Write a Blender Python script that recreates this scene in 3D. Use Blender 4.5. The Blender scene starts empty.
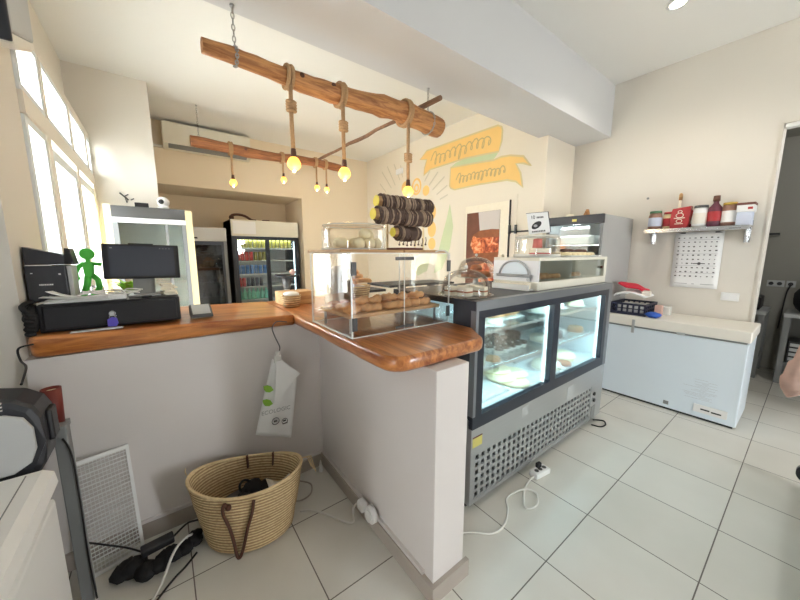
import bpy, bmesh, math, random
from mathutils import Vector, Matrix
random.seed(7)
S = bpy.context.scene
COL = S.collection
PI = math.pi

# ------------------------------------------------------------------ camera
cam_d = bpy.data.cameras.new('camera')
cam = bpy.data.objects.new('camera', cam_d)
COL.objects.link(cam)
cam_d.sensor_fit = 'HORIZONTAL'
cam_d.sensor_width = 36.0
cam_d.lens = 314.9 / 800 * 36
cam_d.clip_start = 0.02
cam.location = (0, 0, 1.5)
cam.rotation_euler = (math.radians(90 - 8.428), 0, math.radians(-37.164))
S.camera = cam

# ------------------------------------------------------------------ world, daylight, exposure
world = bpy.data.worlds.new('sky')
S.world = world
world.use_nodes = True
bg = world.node_tree.nodes['Background']
bg.inputs[0].default_value = (0.95, 0.98, 1.0, 1)
bg.inputs[1].default_value = 24

def area(name, loc, rot, sx, sy, energy, col, portal=False):
    d = bpy.data.lights.new(name, 'AREA')
    d.shape = 'RECTANGLE'; d.size = sx; d.size_y = sy
    d.energy = energy; d.color = col
    o = bpy.data.objects.new(name, d); COL.objects.link(o)
    o.location = loc; o.rotation_euler = rot
    if portal: d.cycles.is_portal = True
    return o
# daylight through the shop front behind the camera and through the left glazing
area('shopfront_portal', (2.9, -3.25, 1.1), (PI/2, 0, 0), 0.5, 2.0, 1, (1, 1, 1), True)
area('left_glazing_portal', (-0.62, 3.62, 1.32), (0, -PI/2, 0), 2.6, 2.4, 1, (1, 1, 1), True)
area('side_door_portal', (-2.1, -0.9, 1.1), (0, -PI/2, 0), 2.0, 0.34, 1, (1, 1, 1), True)
area('shopfront_daylight', (2.9, -3.5, 1.3), (math.radians(78), 0, 0), 0.5, 1.8, 4, (0.90, 0.96, 1.0))
area('ceiling_fill_lamp', (2.6, -2.2, 3.38), (0, 0, 0), 0.6, 1.2, 4, (1.0, 0.97, 0.92))  # unseen lamp added as soft overhead fill behind the camera
S.view_settings.view_transform = 'Standard'
S.view_settings.look = 'None'
S.view_settings.gamma = 1
S.view_settings.use_curve_mapping = False
S.view_settings.exposure = 0.22
S.cycles.use_denoising = True
S.cycles.max_bounces = 8
S.cycles.diffuse_bounces = 5
S.cycles.transparent_max_bounces = 24
S.cycles.sample_clamp_indirect = 12
S.cycles.caustics_reflective = False
S.cycles.caustics_refractive = False

# ------------------------------------------------------------------ materials
M = {}
def lin(c):
    return tuple((v/12.92 if v <= 0.04045 else ((v+0.055)/1.055)**2.4) for v in c)
def rgb(r, g, b):
    return lin((r/255, g/255, b/255)) + (1,)
def mat(name, col, rough=0.5, metal=0.0, noise=0.0, nscale=8.0, emit=None, estr=0.0, bump=0.0, spec=0.5, coat=0.0, stretch=None):
    m = bpy.data.materials.new(name); m.use_nodes = True
    nt = m.node_tree; p = nt.nodes['Principled BSDF']
    p.inputs['Base Color'].default_value = col
    p.inputs['Roughness'].default_value = rough
    p.inputs['Metallic'].default_value = metal
    p.inputs['Specular IOR Level'].default_value = spec
    p.inputs['Coat Weight'].default_value = coat
    if emit:
        p.inputs['Emission Color'].default_value = emit
        p.inputs['Emission Strength'].default_value = estr
    if noise or bump:
        tc = nt.nodes.new('ShaderNodeTexCoord'); mp = nt.nodes.new('ShaderNodeMapping')
        nt.links.new(tc.outputs['Object'], mp.inputs[0])
        if stretch: mp.inputs['Scale'].default_value = stretch
        n = nt.nodes.new('ShaderNodeTexNoise'); n.inputs['Scale'].default_value = nscale
        n.inputs['Detail'].default_value = 5
        nt.links.new(mp.outputs[0], n.inputs['Vector'])
        if noise:
            mx = nt.nodes.new('ShaderNodeMix'); mx.data_type = 'RGBA'
            a = tuple(max(0, c*(1-noise)) for c in col[:3]) + (1,)
            b = tuple(min(1, c*(1+noise)) for c in col[:3]) + (1,)
            mx.inputs[6].default_value = a; mx.inputs[7].default_value = b
            nt.links.new(n.outputs[0], mx.inputs[0])
            nt.links.new(mx.outputs[2], p.inputs['Base Color'])
        if bump:
            bp = nt.nodes.new('ShaderNodeBump'); bp.inputs['Strength'].default_value = bump
            bp.inputs['Distance'].default_value = 0.01
            nt.links.new(n.outputs[0], bp.inputs['Height']); nt.links.new(bp.outputs[0], p.inputs['Normal'])
    M[name] = m
    return m
def wood(name, dark, light, rough=0.35, stretch=(1, 12, 12), scale=3.0, coat=0.0, bump=0.1):
    m = bpy.data.materials.new(name); m.use_nodes = True
    nt = m.node_tree; p = nt.nodes['Principled BSDF']
    tc = nt.nodes.new('ShaderNodeTexCoord'); mp = nt.nodes.new('ShaderNodeMapping')
    mp.inputs['Scale'].default_value = stretch
    nt.links.new(tc.outputs['Object'], mp.inputs[0])
    n = nt.nodes.new('ShaderNodeTexNoise'); n.inputs['Scale'].default_value = scale
    n.inputs['Detail'].default_value = 8; n.inputs['Roughness'].default_value = 0.62
    n.inputs['Distortion'].default_value = 0.6
    nt.links.new(mp.outputs[0], n.inputs['Vector'])
    r = nt.nodes.new('ShaderNodeValToRGB')
    r.color_ramp.elements[0].position = 0.33; r.color_ramp.elements[0].color = dark
    r.color_ramp.elements[1].position = 0.62; r.color_ramp.elements[1].color = light
    nt.links.new(n.outputs[0], r.inputs[0]); nt.links.new(r.outputs[0], p.inputs['Base Color'])
    p.inputs['Roughness'].default_value = rough; p.inputs['Coat Weight'].default_value = coat
    p.inputs['Coat Roughness'].default_value = 0.15
    if bump:
        b = nt.nodes.new('ShaderNodeBump'); b.inputs['Strength'].default_value = bump; b.inputs['Distance'].default_value = 0.004
        nt.links.new(n.outputs[0], b.inputs['Height']); nt.links.new(b.outputs[0], p.inputs['Normal'])
    M[name] = m
    return m
def glass(name, tint=(1, 1, 1, 1), refl=0.5, base=0.02, rough=0.02):
    """thin sheet: clear transmission plus an angle dependent mirror"""
    m = bpy.data.materials.new(name); m.use_nodes = True
    nt = m.node_tree; nt.nodes.remove(nt.nodes['Principled BSDF'])
    out = nt.nodes['Material Output']
    t = nt.nodes.new('ShaderNodeBsdfTransparent'); t.inputs[0].default_value = tint
    g = nt.nodes.new('ShaderNodeBsdfGlossy'); g.inputs['Roughness'].default_value = rough
    g.inputs[0].default_value = (1, 1, 1, 1)
    lw = nt.nodes.new('ShaderNodeLayerWeight'); lw.inputs[0].default_value = 0.25
    ma = nt.nodes.new('ShaderNodeMath'); ma.operation = 'MULTIPLY_ADD'
    ma.inputs[1].default_value = refl; ma.inputs[2].default_value = base
    nt.links.new(lw.outputs['Fresnel'], ma.inputs[0])
    mx = nt.nodes.new('ShaderNodeMixShader')
    nt.links.new(ma.outputs[0], mx.inputs[0]); nt.links.new(t.outputs[0], mx.inputs[1]); nt.links.new(g.outputs[0], mx.inputs[2])
    nt.links.new(mx.outputs[0], out.inputs[0])
    M[name] = m
    return m

mat('wall_paint', rgb(223, 217, 206), 0.85, noise=0.03, nscale=1.5)
mat('wall_cream', rgb(238, 229, 212), 0.85, noise=0.03, nscale=1.5)
mat('wall_peach', rgb(230, 214, 188), 0.85, noise=0.03, nscale=1.5)
mat('wall_cool', rgb(224, 226, 230), 0.8, noise=0.02, nscale=1.5)
mat('ceiling_paint', rgb(234, 233, 228), 0.9, noise=0.02, nscale=1.2)
mat('beam_paint', rgb(212, 212, 212), 0.9, noise=0.03, nscale=1.2)
mat('counter_paint', rgb(222, 216, 212), 0.7, noise=0.03, nscale=3)
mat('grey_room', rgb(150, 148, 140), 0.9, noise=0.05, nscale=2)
mat('skirting_tile', rgb(176, 166, 156), 0.35, noise=0.05, nscale=10)
mat('white_paint', rgb(238, 238, 236), 0.45)
mat('white_gloss', rgb(240, 240, 240), 0.18)
mat('white_enamel', rgb(228, 239, 247), 0.3, noise=0.02, nscale=3)
mat('cream_lid', rgb(240, 235, 224), 0.4, noise=0.04, nscale=5)
mat('off_white', rgb(232, 226, 214), 0.5)
mat('warm_white', rgb(228, 224, 208), 0.45)
mat('aluminium', rgb(226, 232, 234), 0.4)
mat('paper', rgb(240, 240, 238), 0.7)
mat('black', rgb(26, 26, 30), 0.4)
mat('black_matte', rgb(22, 22, 25), 0.8, noise=0.3, nscale=30, bump=0.3)
mat('black_gloss', rgb(30, 32, 38), 0.12)
mat('charcoal', rgb(44, 46, 52), 0.45)
mat('dark_blue', rgb(38, 44, 66), 0.5)
mat('frame_black', rgb(34, 40, 54), 0.3)
mat('dark_grey', rgb(84, 84, 84), 0.5)
mat('mid_grey', rgb(132, 134, 134), 0.5, noise=0.05)
mat('light_grey', rgb(186, 188, 188), 0.45, noise=0.03)
mat('panel_grey', rgb(172, 172, 170), 0.5, noise=0.03)
mat('fridge_grey', rgb(204, 204, 202), 0.4)
mat('steel', rgb(186, 188, 190), 0.32, 0.75, noise=0.05, nscale=4, stretch=(1, 1, 30))
mat('dark_steel', rgb(140, 144, 150), 0.35, 0.7, noise=0.05, nscale=4)
mat('steel_bright', rgb(214, 216, 218), 0.2, 0.9)
mat('chrome', rgb(220, 222, 225), 0.1, 1.0)
mat('chain_metal', rgb(170, 168, 162), 0.4, 0.6)
mat('screen', rgb(66, 70, 80), 0.12, coat=0.3)
mat('green_plastic', rgb(96, 226, 84), 0.45, noise=0.08)
mat('purple_plastic', rgb(96, 84, 190), 0.35)
mat('red_pot', rgb(120, 44, 34), 0.5)
mat('red_cloth', rgb(214, 44, 66), 0.6, noise=0.1, nscale=20)
mat('blue_cloth', rgb(44, 92, 190), 0.5, noise=0.15, nscale=25)
mat('navy_plastic', rgb(34, 38, 62), 0.45)
mat('cable_white', rgb(226, 224, 218), 0.5)
mat('cable_black', rgb(24, 24, 26), 0.5)
mat('leather', rgb(86, 50, 34), 0.5, noise=0.2, nscale=30)
mat('bread', rgb(214, 160, 104), 0.6, noise=0.5, nscale=22, bump=0.6)
mat('bread_dark', rgb(176, 104, 56), 0.65, noise=0.4, nscale=25, bump=0.5)
mat('dough', rgb(250, 232, 190), 0.7, noise=0.08, nscale=30, bump=0.3)
mat('cream_cake', rgb(246, 238, 218), 0.7, noise=0.06, nscale=25, bump=0.4)
mat('choco', rgb(84, 56, 46), 0.5, noise=0.25, nscale=30, bump=0.4)
mat('pink_cake', rgb(214, 120, 110), 0.6, noise=0.2, nscale=30)
mat('paper_bag', rgb(150, 134, 118), 0.8, noise=0.15, nscale=12, bump=0.3)
mat('rope', rgb(186, 150, 110), 0.9, noise=0.3, nscale=90, bump=0.8)
mat('straw_trim', rgb(222, 198, 154), 0.85, noise=0.2, nscale=60, bump=0.6)
mat('cord_brown', rgb(98, 78, 68), 0.8, noise=0.4, nscale=40)
mat('cord_tan', rgb(164, 140, 118), 0.8, noise=0.4, nscale=40)
mat('dowel_sun_tint', rgb(246, 226, 80), 0.6)  # wood in sunshine, the sunlight put into the colour
mat('maroon', rgb(110, 62, 52), 0.6)
mat('yellow', rgb(224, 214, 120), 0.6)
mat('orange_red', rgb(196, 60, 46), 0.5)
mat('mural_yellow', rgb(250, 208, 132), 0.85, noise=0.08, nscale=4)
mat('mural_edge', rgb(222, 206, 158), 0.85, noise=0.06, nscale=5)
mat('mural_ink', rgb(206, 180, 128), 0.85)
mat('mural_green', rgb(208, 218, 178), 0.85, noise=0.06, nscale=5)
mat('mural_line', rgb(216, 208, 190), 0.85)
mat('burger', rgb(206, 112, 62), 0.6, noise=0.6, nscale=14)
mat('burger_bun', rgb(150, 88, 52), 0.6, noise=0.4, nscale=16)
mat('burger_brown', rgb(122, 76, 58), 0.6, noise=0.3, nscale=8)
mat('picture_grey', rgb(214, 206, 200), 0.6)
mat('ink_grey', rgb(88, 86, 86), 0.7)
mat('ink_pale', rgb(176, 176, 176), 0.7)
mat('leaf', rgb(138, 190, 60), 0.5, noise=0.25, nscale=20)
mat('pale_pink', rgb(216, 178, 164), 0.8, noise=0.12, nscale=18)
mat('jar_red', rgb(176, 44, 48), 0.4, noise=0.25, nscale=20)
mat('jar_dark', rgb(96, 44, 62), 0.4, noise=0.4, nscale=20)
mat('jar_brown', rgb(150, 112, 96), 0.4, noise=0.4, nscale=30)
mat('lid_green', rgb(70, 116, 84), 0.5)
mat('lid_yellow', rgb(196, 164, 70), 0.5)
mat('carton_blue', rgb(206, 214, 232), 0.6)
mat('can_gold', rgb(158, 146, 66), 0.35, 0.2, noise=0.35, nscale=25)
mat('can_red', rgb(204, 56, 60), 0.35, noise=0.2, nscale=25)
mat('can_blue', rgb(58, 122, 196), 0.35, noise=0.25, nscale=25)
mat('can_navy', rgb(62, 66, 92), 0.35, noise=0.3, nscale=25)
mat('bottle_teal', rgb(150, 220, 200), 0.2, noise=0.1, nscale=12)
mat('wood_cream', rgb(236, 216, 170), 0.5, noise=0.06, nscale=4)
mat('outer_wall', rgb(150, 142, 130), 0.9, noise=0.12, nscale=3)
mat('outer_orange', rgb(190, 120, 70), 0.8)
mat('outer_ground', rgb(225, 220, 212), 0.9)
mat('led', (1, 1, 1, 1), 0.5, emit=(0.76, 0.94, 1.0, 1), estr=3)
mat('bulb', rgb(255, 200, 90), 0.3, emit=(1.0, 0.52, 0.08, 1), estr=1.7)
mat('filament', rgb(255, 230, 170), 0.3, emit=(1.0, 0.82, 0.45, 1), estr=60)
mat('lamp_disc', (1, 1, 1, 1), 0.5, emit=(1.0, 0.93, 0.78, 1), estr=20)
mat('tube_light', (1, 1, 1, 1), 0.5, emit=(1, 1, 1, 1), estr=1.2)
wood('counter_wood', rgb(150, 78, 34), rgb(212, 138, 72), 0.28, (1.2, 14, 14), 2.6, coat=0.5)
wood('counter_wood_side', rgb(140, 74, 36), rgb(206, 134, 74), 0.28, (14, 1.2, 14), 2.6, coat=0.5)
wood('log_wood', rgb(140, 86, 48), rgb(206, 148, 92), 0.6, (1.5, 14, 14), 3.0, bump=0.5)
wood('log_dark', rgb(112, 66, 40), rgb(178, 116, 72), 0.6, (1.5, 14, 14), 3.0, bump=0.5)
wood('pole_wood', rgb(96, 70, 54), rgb(142, 108, 84), 0.7, (14, 1.5, 14), 3.0, bump=0.5)
wood('board_wood', rgb(170, 124, 80), rgb(212, 172, 120), 0.5, (1.5, 14, 14), 3.0)
glass('clear_glass', (0.95, 0.985, 0.98, 1), 0.55, 0.03)
glass('acrylic', (0.985, 0.985, 0.98, 1), 0.22, 0.015)
glass('dome_plastic', (0.97, 0.975, 0.97, 1), 0.55, 0.04, 0.05)
glass('window_glass', (0.97, 0.99, 1.0, 1), 0.4, 0.02)
glass('dark_glass', (0.42, 0.45, 0.46, 1), 0.6, 0.05)
mat('acrylic_edge', rgb(232, 232, 226), 0.2)

def food_photo():
    m = bpy.data.materials.new('food_photo'); m.use_nodes = True
    nt = m.node_tree; p = nt.nodes['Principled BSDF']; p.inputs['Roughness'].default_value = 0.4
    tc = nt.nodes.new('ShaderNodeTexCoord'); n = nt.nodes.new('ShaderNodeTexNoise')
    n.inputs['Scale'].default_value = 11; n.inputs['Detail'].default_value = 6; n.inputs['Distortion'].default_value = 1.2
    nt.links.new(tc.outputs['Object'], n.inputs['Vector'])
    r = nt.nodes.new('ShaderNodeValToRGB'); e = r.color_ramp.elements
    e[0].position = 0.30; e[0].color = rgb(92, 44, 28); e[1].position = 0.72; e[1].color = rgb(250, 214, 170)
    for pos, c in ((0.42, rgb(176, 76, 40)), (0.50, rgb(226, 120, 66)), (0.58, rgb(240, 158, 110))):
        q = e.new(pos); q.color = c
    nt.links.new(n.outputs[0], r.inputs[0]); nt.links.new(r.outputs[0], p.inputs['Base Color'])
    M['food_photo'] = m
food_photo()
def tile_material():
    m = bpy.data.materials.new('floor_tile'); m.use_nodes = True
    nt = m.node_tree; p = nt.nodes['Principled BSDF']
    tc = nt.nodes.new('ShaderNodeTexCoord'); mp = nt.nodes.new('ShaderNodeMapping')
    mp.inputs['Location'].default_value = (0.003, -0.16, 0)
    b = nt.nodes.new('ShaderNodeTexBrick')
    b.offset = 0; b.squash = 1
    b.inputs['Scale'].default_value = 1
    b.inputs['Brick Width'].default_value = 0.463
    b.inputs['Row Height'].default_value = 0.478
    b.inputs['Mortar Size'].default_value = 0.0028
    b.inputs['Mortar Smooth'].default_value = 0.1
    b.inputs['Color1'].default_value = rgb(228, 226, 218)
    b.inputs['Color2'].default_value = rgb(222, 219, 210)
    b.inputs['Mortar'].default_value = rgb(112, 106, 98)
    nt.links.new(tc.outputs['Object'], mp.inputs[0]); nt.links.new(mp.outputs[0], b.inputs['Vector'])
    n = nt.nodes.new('ShaderNodeTexNoise'); n.inputs['Scale'].default_value = 2.2; n.inputs['Detail'].default_value = 6
    nt.links.new(tc.outputs['Object'], n.inputs['Vector'])
    rp = nt.nodes.new('ShaderNodeValToRGB')
    rp.color_ramp.elements[0].position = 0.3; rp.color_ramp.elements[0].color = (0.86, 0.85, 0.83, 1)
    rp.color_ramp.elements[1].position = 0.7; rp.color_ramp.elements[1].color = (1, 1, 1, 1)
    nt.links.new(n.outputs[0], rp.inputs[0])
    mx = nt.nodes.new('ShaderNodeMix'); mx.data_type = 'RGBA'; mx.blend_type = 'MULTIPLY'; mx.inputs[0].default_value = 0.6
    nt.links.new(b.outputs['Color'], mx.inputs[6]); nt.links.new(rp.outputs[0], mx.inputs[7])
    nt.links.new(mx.outputs[2], p.inputs['Base Color'])
    p.inputs['Roughness'].default_value = 0.3
    bp = nt.nodes.new('ShaderNodeBump'); bp.inputs['Strength'].default_value = 0.4; bp.inputs['Distance'].default_value = 0.003
    bp.invert = True
    nt.links.new(b.outputs['Fac'], bp.inputs['Height']); nt.links.new(bp.outputs[0], p.inputs['Normal'])
    M['floor_tile'] = m
tile_material()

def straw_material():
    m = bpy.data.materials.new('straw'); m.use_nodes = True
    nt = m.node_tree; p = nt.nodes['Principled BSDF']
    tc = nt.nodes.new('ShaderNodeTexCoord')
    w = nt.nodes.new('ShaderNodeTexWave'); w.bands_direction = 'Z'; w.inputs['Scale'].default_value = 20
    w.inputs['Distortion'].default_value = 0.8; w.inputs['Detail'].default_value = 2
    n = nt.nodes.new('ShaderNodeTexNoise'); n.inputs['Scale'].default_value = 70; n.inputs['Detail'].default_value = 3
    nt.links.new(tc.outputs['Object'], w.inputs['Vector']); nt.links.new(tc.outputs['Object'], n.inputs['Vector'])
    ad = nt.nodes.new('ShaderNodeMath'); ad.operation = 'MULTIPLY'
    nt.links.new(w.outputs['Fac'], ad.inputs[0]); nt.links.new(n.outputs[0], ad.inputs[1])
    r = nt.nodes.new('ShaderNodeValToRGB')
    r.color_ramp.elements[0].position = 0.05; r.color_ramp.elements[0].color = rgb(164, 132, 92)
    r.color_ramp.elements[1].position = 0.45; r.color_ramp.elements[1].color = rgb(228, 204, 160)
    nt.links.new(ad.outputs[0], r.inputs[0]); nt.links.new(r.outputs[0], p.inputs['Base Color'])
    b = nt.nodes.new('ShaderNodeBump'); b.inputs['Strength'].default_value = 0.9; b.inputs['Distance'].default_value = 0.006
    nt.links.new(ad.outputs[0], b.inputs['Height']); nt.links.new(b.outputs[0], p.inputs['Normal'])
    p.inputs['Roughness'].default_value = 0.8
    M['straw'] = m
straw_material()

# ------------------------------------------------------------------ builders
ORI = {}
class MB:
    """collects shapes (world or local coordinates) that become ONE mesh object"""
    def __init__(self, local=False):
        self.bm = bmesh.new(); self.local = local; self.mi = 0
    def _fin(self, verts, smooth=False):
        fs = set()
        for v in verts: fs.update(v.link_faces)
        for f in fs:
            f.material_index = self.mi; f.smooth = smooth
        return verts
    def box(self, x0, x1, y0, y1, z0, z1, bev=0, seg=2, mtx=None):
        r = bmesh.ops.create_cube(self.bm, size=1)
        vs = r['verts']
        for v in vs:
            v.co = Vector(((x0+x1)/2 + v.co.x*(x1-x0), (y0+y1)/2 + v.co.y*(y1-y0), (z0+z1)/2 + v.co.z*(z1-z0)))
        if bev:
            es = list({e for v in vs for e in v.link_edges})
            rr = bmesh.ops.bevel(self.bm, geom=es, offset=bev, segments=seg, affect='EDGES', profile=0.5)
            vs = list({v for f in rr['faces'] for v in f.verts} | {v for v in vs if v.is_valid})
        if mtx:
            for v in vs: v.co = mtx @ v.co
        self._fin(vs, False)
        return self
    def cyl(self, p0, p1, r0, r1=None, n=16, caps=True, smooth=True):
        r1 = r0 if r1 is None else r1
        p0 = Vector(p0); p1 = Vector(p1); d = (p1-p0).normalized()
        a = d.orthogonal().normalized(); b = d.cross(a)
        A = [self.bm.verts.new(p0 + r0*(math.cos(2*PI*i/n)*a + math.sin(2*PI*i/n)*b)) for i in range(n)]
        B = [self.bm.verts.new(p1 + r1*(math.cos(2*PI*i/n)*a + math.sin(2*PI*i/n)*b)) for i in range(n)]
        for i in range(n):
            f = self.bm.faces.new((A[i], A[(i+1) % n], B[(i+1) % n], B[i])); f.smooth = smooth; f.material_index = self.mi
        if caps:
            for ring in (A[::-1], B):
                f = self.bm.faces.new(ring); f.material_index = self.mi
        return self
    def tube(self, pts, r, n=8, closed=False, flat=None):
        """r: number or list; flat=(w,h) scales the section"""
        P = [Vector(p) for p in pts]; m = len(P)
        rs = r if isinstance(r, (list, tuple)) else [r]*m
        rings = []; up = None
        for i, p in enumerate(P):
            if closed: t = (P[(i+1) % m] - P[i-1]).normalized()
            else: t = (P[min(i+1, m-1)] - P[max(i-1, 0)]).normalized()
            if up is None:
                up = t.orthogonal().normalized()
            else:
                up = (up - t*up.dot(t))
                up = up.normalized() if up.length > 1e-6 else t.orthogonal().normalized()
            b = t.cross(up)
            w, h = flat if flat else (1, 1)
            rings.append([self.bm.verts.new(p + rs[i]*(math.cos(2*PI*k/n)*up*w + math.sin(2*PI*k/n)*b*h)) for k in range(n)])
        rng = m if closed else m-1
        for i in range(rng):
            A, B = rings[i], rings[(i+1) % m]
            for k in range(n):
                f = self.bm.faces.new((A[k], A[(k+1) % n], B[(k+1) % n], B[k])); f.smooth = True; f.material_index = self.mi
        if not closed:
            for ring in (rings[0][::-1], rings[-1]):
                f = self.bm.faces.new(ring); f.material_index = self.mi
        return self
    def lathe(self, prof, c=(0, 0, 0), n=24, sx=1, sy=1, rz=0, smooth=True):
        """prof: list of (radius, z); radius 0 closes"""
        c = Vector(c); rings = []
        for (r, z) in prof:
            if r < 1e-6:
                rings.append([self.bm.verts.new(c + Vector((0, 0, z)))])
            else:
                ring = []
                for k in range(n):
                    x = r*sx*math.cos(2*PI*k/n); y = r*sy*math.sin(2*PI*k/n)
                    ring.append(self.bm.verts.new(c + Vector((x*math.cos(rz)-y*math.sin(rz), x*math.sin(rz)+y*math.cos(rz), z))))
                rings.append(ring)
        for A, B in zip(rings, rings[1:]):
            for k in range(n):
                if len(A) == 1 and len(B) == 1: continue
                if len(A) == 1: vs = (A[0], B[(k+1) % n], B[k])
                elif len(B) == 1: vs = (A[k], A[(k+1) % n], B[0])
                else: vs = (A[k], A[(k+1) % n], B[(k+1) % n], B[k])
                f = self.bm.faces.new(vs); f.smooth = smooth; f.material_index = self.mi
        return self
    def ball(self, c, r, sx=1, sy=1, sz=1, jit=0, seg=12, ring=8, rz=0):
        rr = bmesh.ops.create_uvsphere(self.bm, u_segments=seg, v_segments=ring, radius=1)
        rot = Matrix.Rotation(rz, 3, 'Z')
        for v in rr['verts']:
            k = 1 + random.uniform(-jit, jit)
            v.co = Vector(c) + rot @ Vector((v.co.x*r*sx*k, v.co.y*r*sy*k, v.co.z*r*sz*k))
        self._fin(rr['verts'], True)
        return self
    def prism(self, poly, axis, a0, a1, bev=0, smooth=False):
        """poly in the two other axes (cyclic order), swept along axis from a0 to a1"""
        def pt(u, v, a):
            return Vector((a, u, v)) if axis == 0 else Vector((u, a, v)) if axis == 1 else Vector((u, v, a))
        A = [self.bm.verts.new(pt(u, v, a0)) for u, v in poly]
        B = [self.bm.verts.new(pt(u, v, a1)) for u, v in poly]
        n = len(poly); fs = []
        fs.append(self.bm.faces.new(A[::-1])); fs.append(self.bm.faces.new(B))
        for i in range(n):
            f = self.bm.faces.new((A[i], A[(i+1) % n], B[(i+1) % n], B[i])); f.smooth = smooth; fs.append(f)
        for f in fs: f.material_index = self.mi
        if bev:
            es = [e for e in fs[0].edges] + [e for e in fs[1].edges]
            r = bmesh.ops.bevel(self.bm, geom=es, offset=bev, segments=2, affect='EDGES', profile=0.5)
            for f in r['faces']: f.material_index = self.mi
        return self
    def sheet(self, fn, nu, nv, thick=0):
        """fn(u,v)->point ; a surface grid, with its own thickness when thick > 0"""
        P = [[Vector(fn(i/nu, j/nv)) for j in range(nv+1)] for i in range(nu+1)]
        def grid(off, flip):
            g = []
            for i in range(nu+1):
                r = []
                for j in range(nv+1):
                    du = P[min(i+1, nu)][j]-P[max(i-1, 0)][j]; dv = P[i][min(j+1, nv)]-P[i][max(j-1, 0)]
                    n = du.cross(dv); n = n.normalized() if n.length > 1e-9 else Vector((0, 0, 1))
                    r.append(self.bm.verts.new(P[i][j]+n*off))
                g.append(r)
            for i in range(nu):
                for j in range(nv):
                    q = (g[i][j], g[i+1][j], g[i+1][j+1], g[i][j+1])
                    f = self.bm.faces.new(q[::-1] if flip else q); f.smooth = True; f.material_index = self.mi
            return g
        if not thick:
            grid(0, False); return self
        a = grid(thick/2, False); b = grid(-thick/2, True)
        ring = lambda g: [g[i][0] for i in range(nu+1)] + [g[nu][j] for j in range(1, nv+1)] + [g[i][nv] for i in range(nu-1, -1, -1)] + [g[0][j] for j in range(nv-1, 0, -1)]
        ra, rb = ring(a), ring(b); n = len(ra)
        for k in range(n):
            f = self.bm.faces.new((ra[k], rb[k], rb[(k+1) % n], ra[(k+1) % n])); f.smooth = False; f.material_index = self.mi
        return self
    def mesh(self, name, mats, ori):
        bmesh.ops.recalc_face_normals(self.bm, faces=self.bm.faces)
        if not self.local and ori is not None:
            o = Vector(ori)
            for v in self.bm.verts: v.co -= o
        me = bpy.data.meshes.new(name); self.bm.to_mesh(me); self.bm.free()
        for m in (mats if isinstance(mats, (list, tuple)) else [mats]): me.materials.append(M[m])
        return me

def thing(name, label, cat, loc=(0, 0, 0), group=None, rz=0):
    o = bpy.data.objects.new(name, None); COL.objects.link(o)
    o.empty_display_size = 0.05
    o.location = loc; o.rotation_euler = (0, 0, rz)
    o['label'] = label; o['category'] = cat
    if group: o['group'] = group
    ORI[o] = Vector(loc)
    return o
def part(mb, name, mats, parent, label=None):
    ori = ORI[parent]
    o = bpy.data.objects.new(name, mb.mesh(name, mats, ori)); COL.objects.link(o)
    o.parent = parent
    ORI[o] = ori
    if label: o['label'] = label
    return o
def single(mb, name, mats, label, cat, loc=(0, 0, 0), group=None, rz=0):
    o = bpy.data.objects.new(name, mb.mesh(name, mats, loc)); COL.objects.link(o)
    o.location = loc; o.rotation_euler = (0, 0, rz)
    o['label'] = label; o['category'] = cat
    if group: o['group'] = group
    ORI[o] = Vector(loc)
    return o
def struct(mb, name, mats, parent=None):
    o = bpy.data.objects.new(name, mb.mesh(name, mats, (0, 0, 0) if not parent else ORI[parent])); COL.objects.link(o)
    if parent: o.parent = parent; ORI[o] = ORI[parent]
    else:
        o['kind'] = 'structure'; ORI[o] = Vector((0, 0, 0))
    return o
def copy_tree(o, loc=None, rz=None, label=None, parent=None):
    c = o.copy(); COL.objects.link(c)
    if parent: c.parent = parent
    ORI[c] = ORI[o]
    if loc is not None: c.location = loc
    if rz is not None: c.rotation_euler = (0, 0, rz)
    if label: c['label'] = label
    for ch in list(o.children): copy_tree(ch, parent=c)
    return c
def text_part(txt, size, name, mt, parent, mtx, ext=0.0006):
    """lettering as a mesh; mtx places text-space (x right, y up, z out) in world"""
    cu = bpy.data.curves.new(name, 'FONT'); cu.body = txt; cu.size = size; cu.extrude = ext
    cu.align_x = 'CENTER'; cu.align_y = 'CENTER'
    t = bpy.data.objects.new(name, cu); COL.objects.link(t)
    dg = bpy.context.evaluated_depsgraph_get()
    me = bpy.data.meshes.new_from_object(t.evaluated_get(dg))
    bpy.data.objects.remove(t)
    me.transform(Matrix.Translation(-ORI[parent]) @ mtx)
    me.materials.clear(); me.materials.append(M[mt])
    o = bpy.data.objects.new(name, me); COL.objects.link(o); o.parent = parent; ORI[o] = ORI[parent]
    return o
def frame(o, ex, ey):
    """matrix with origin o, text x along ex, y along ey"""
    ex = Vector(ex).normalized(); ey = Vector(ey); ey = (ey - ex*ey.dot(ex)).normalized(); ez = ex.cross(ey)
    m = Matrix((ex, ey, ez)).transposed().to_4x4(); m.translation = Vector(o)
    return m
def bez(pts, n=8):
    """Catmull-Rom through pts"""
    P = [Vector(p) for p in pts]; out = []
    for i in range(len(P)-1):
        a = P[max(i-1, 0)]; b = P[i]; c = P[i+1]; d = P[min(i+2, len(P)-1)]
        for k in range(n):
            t = k/n
            out.append(0.5*((2*b) + (c-a)*t + (2*a-5*b+4*c-d)*t*t + (3*b-a-3*c+d)*t**3))
    out.append(P[-1])
    return out

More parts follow.
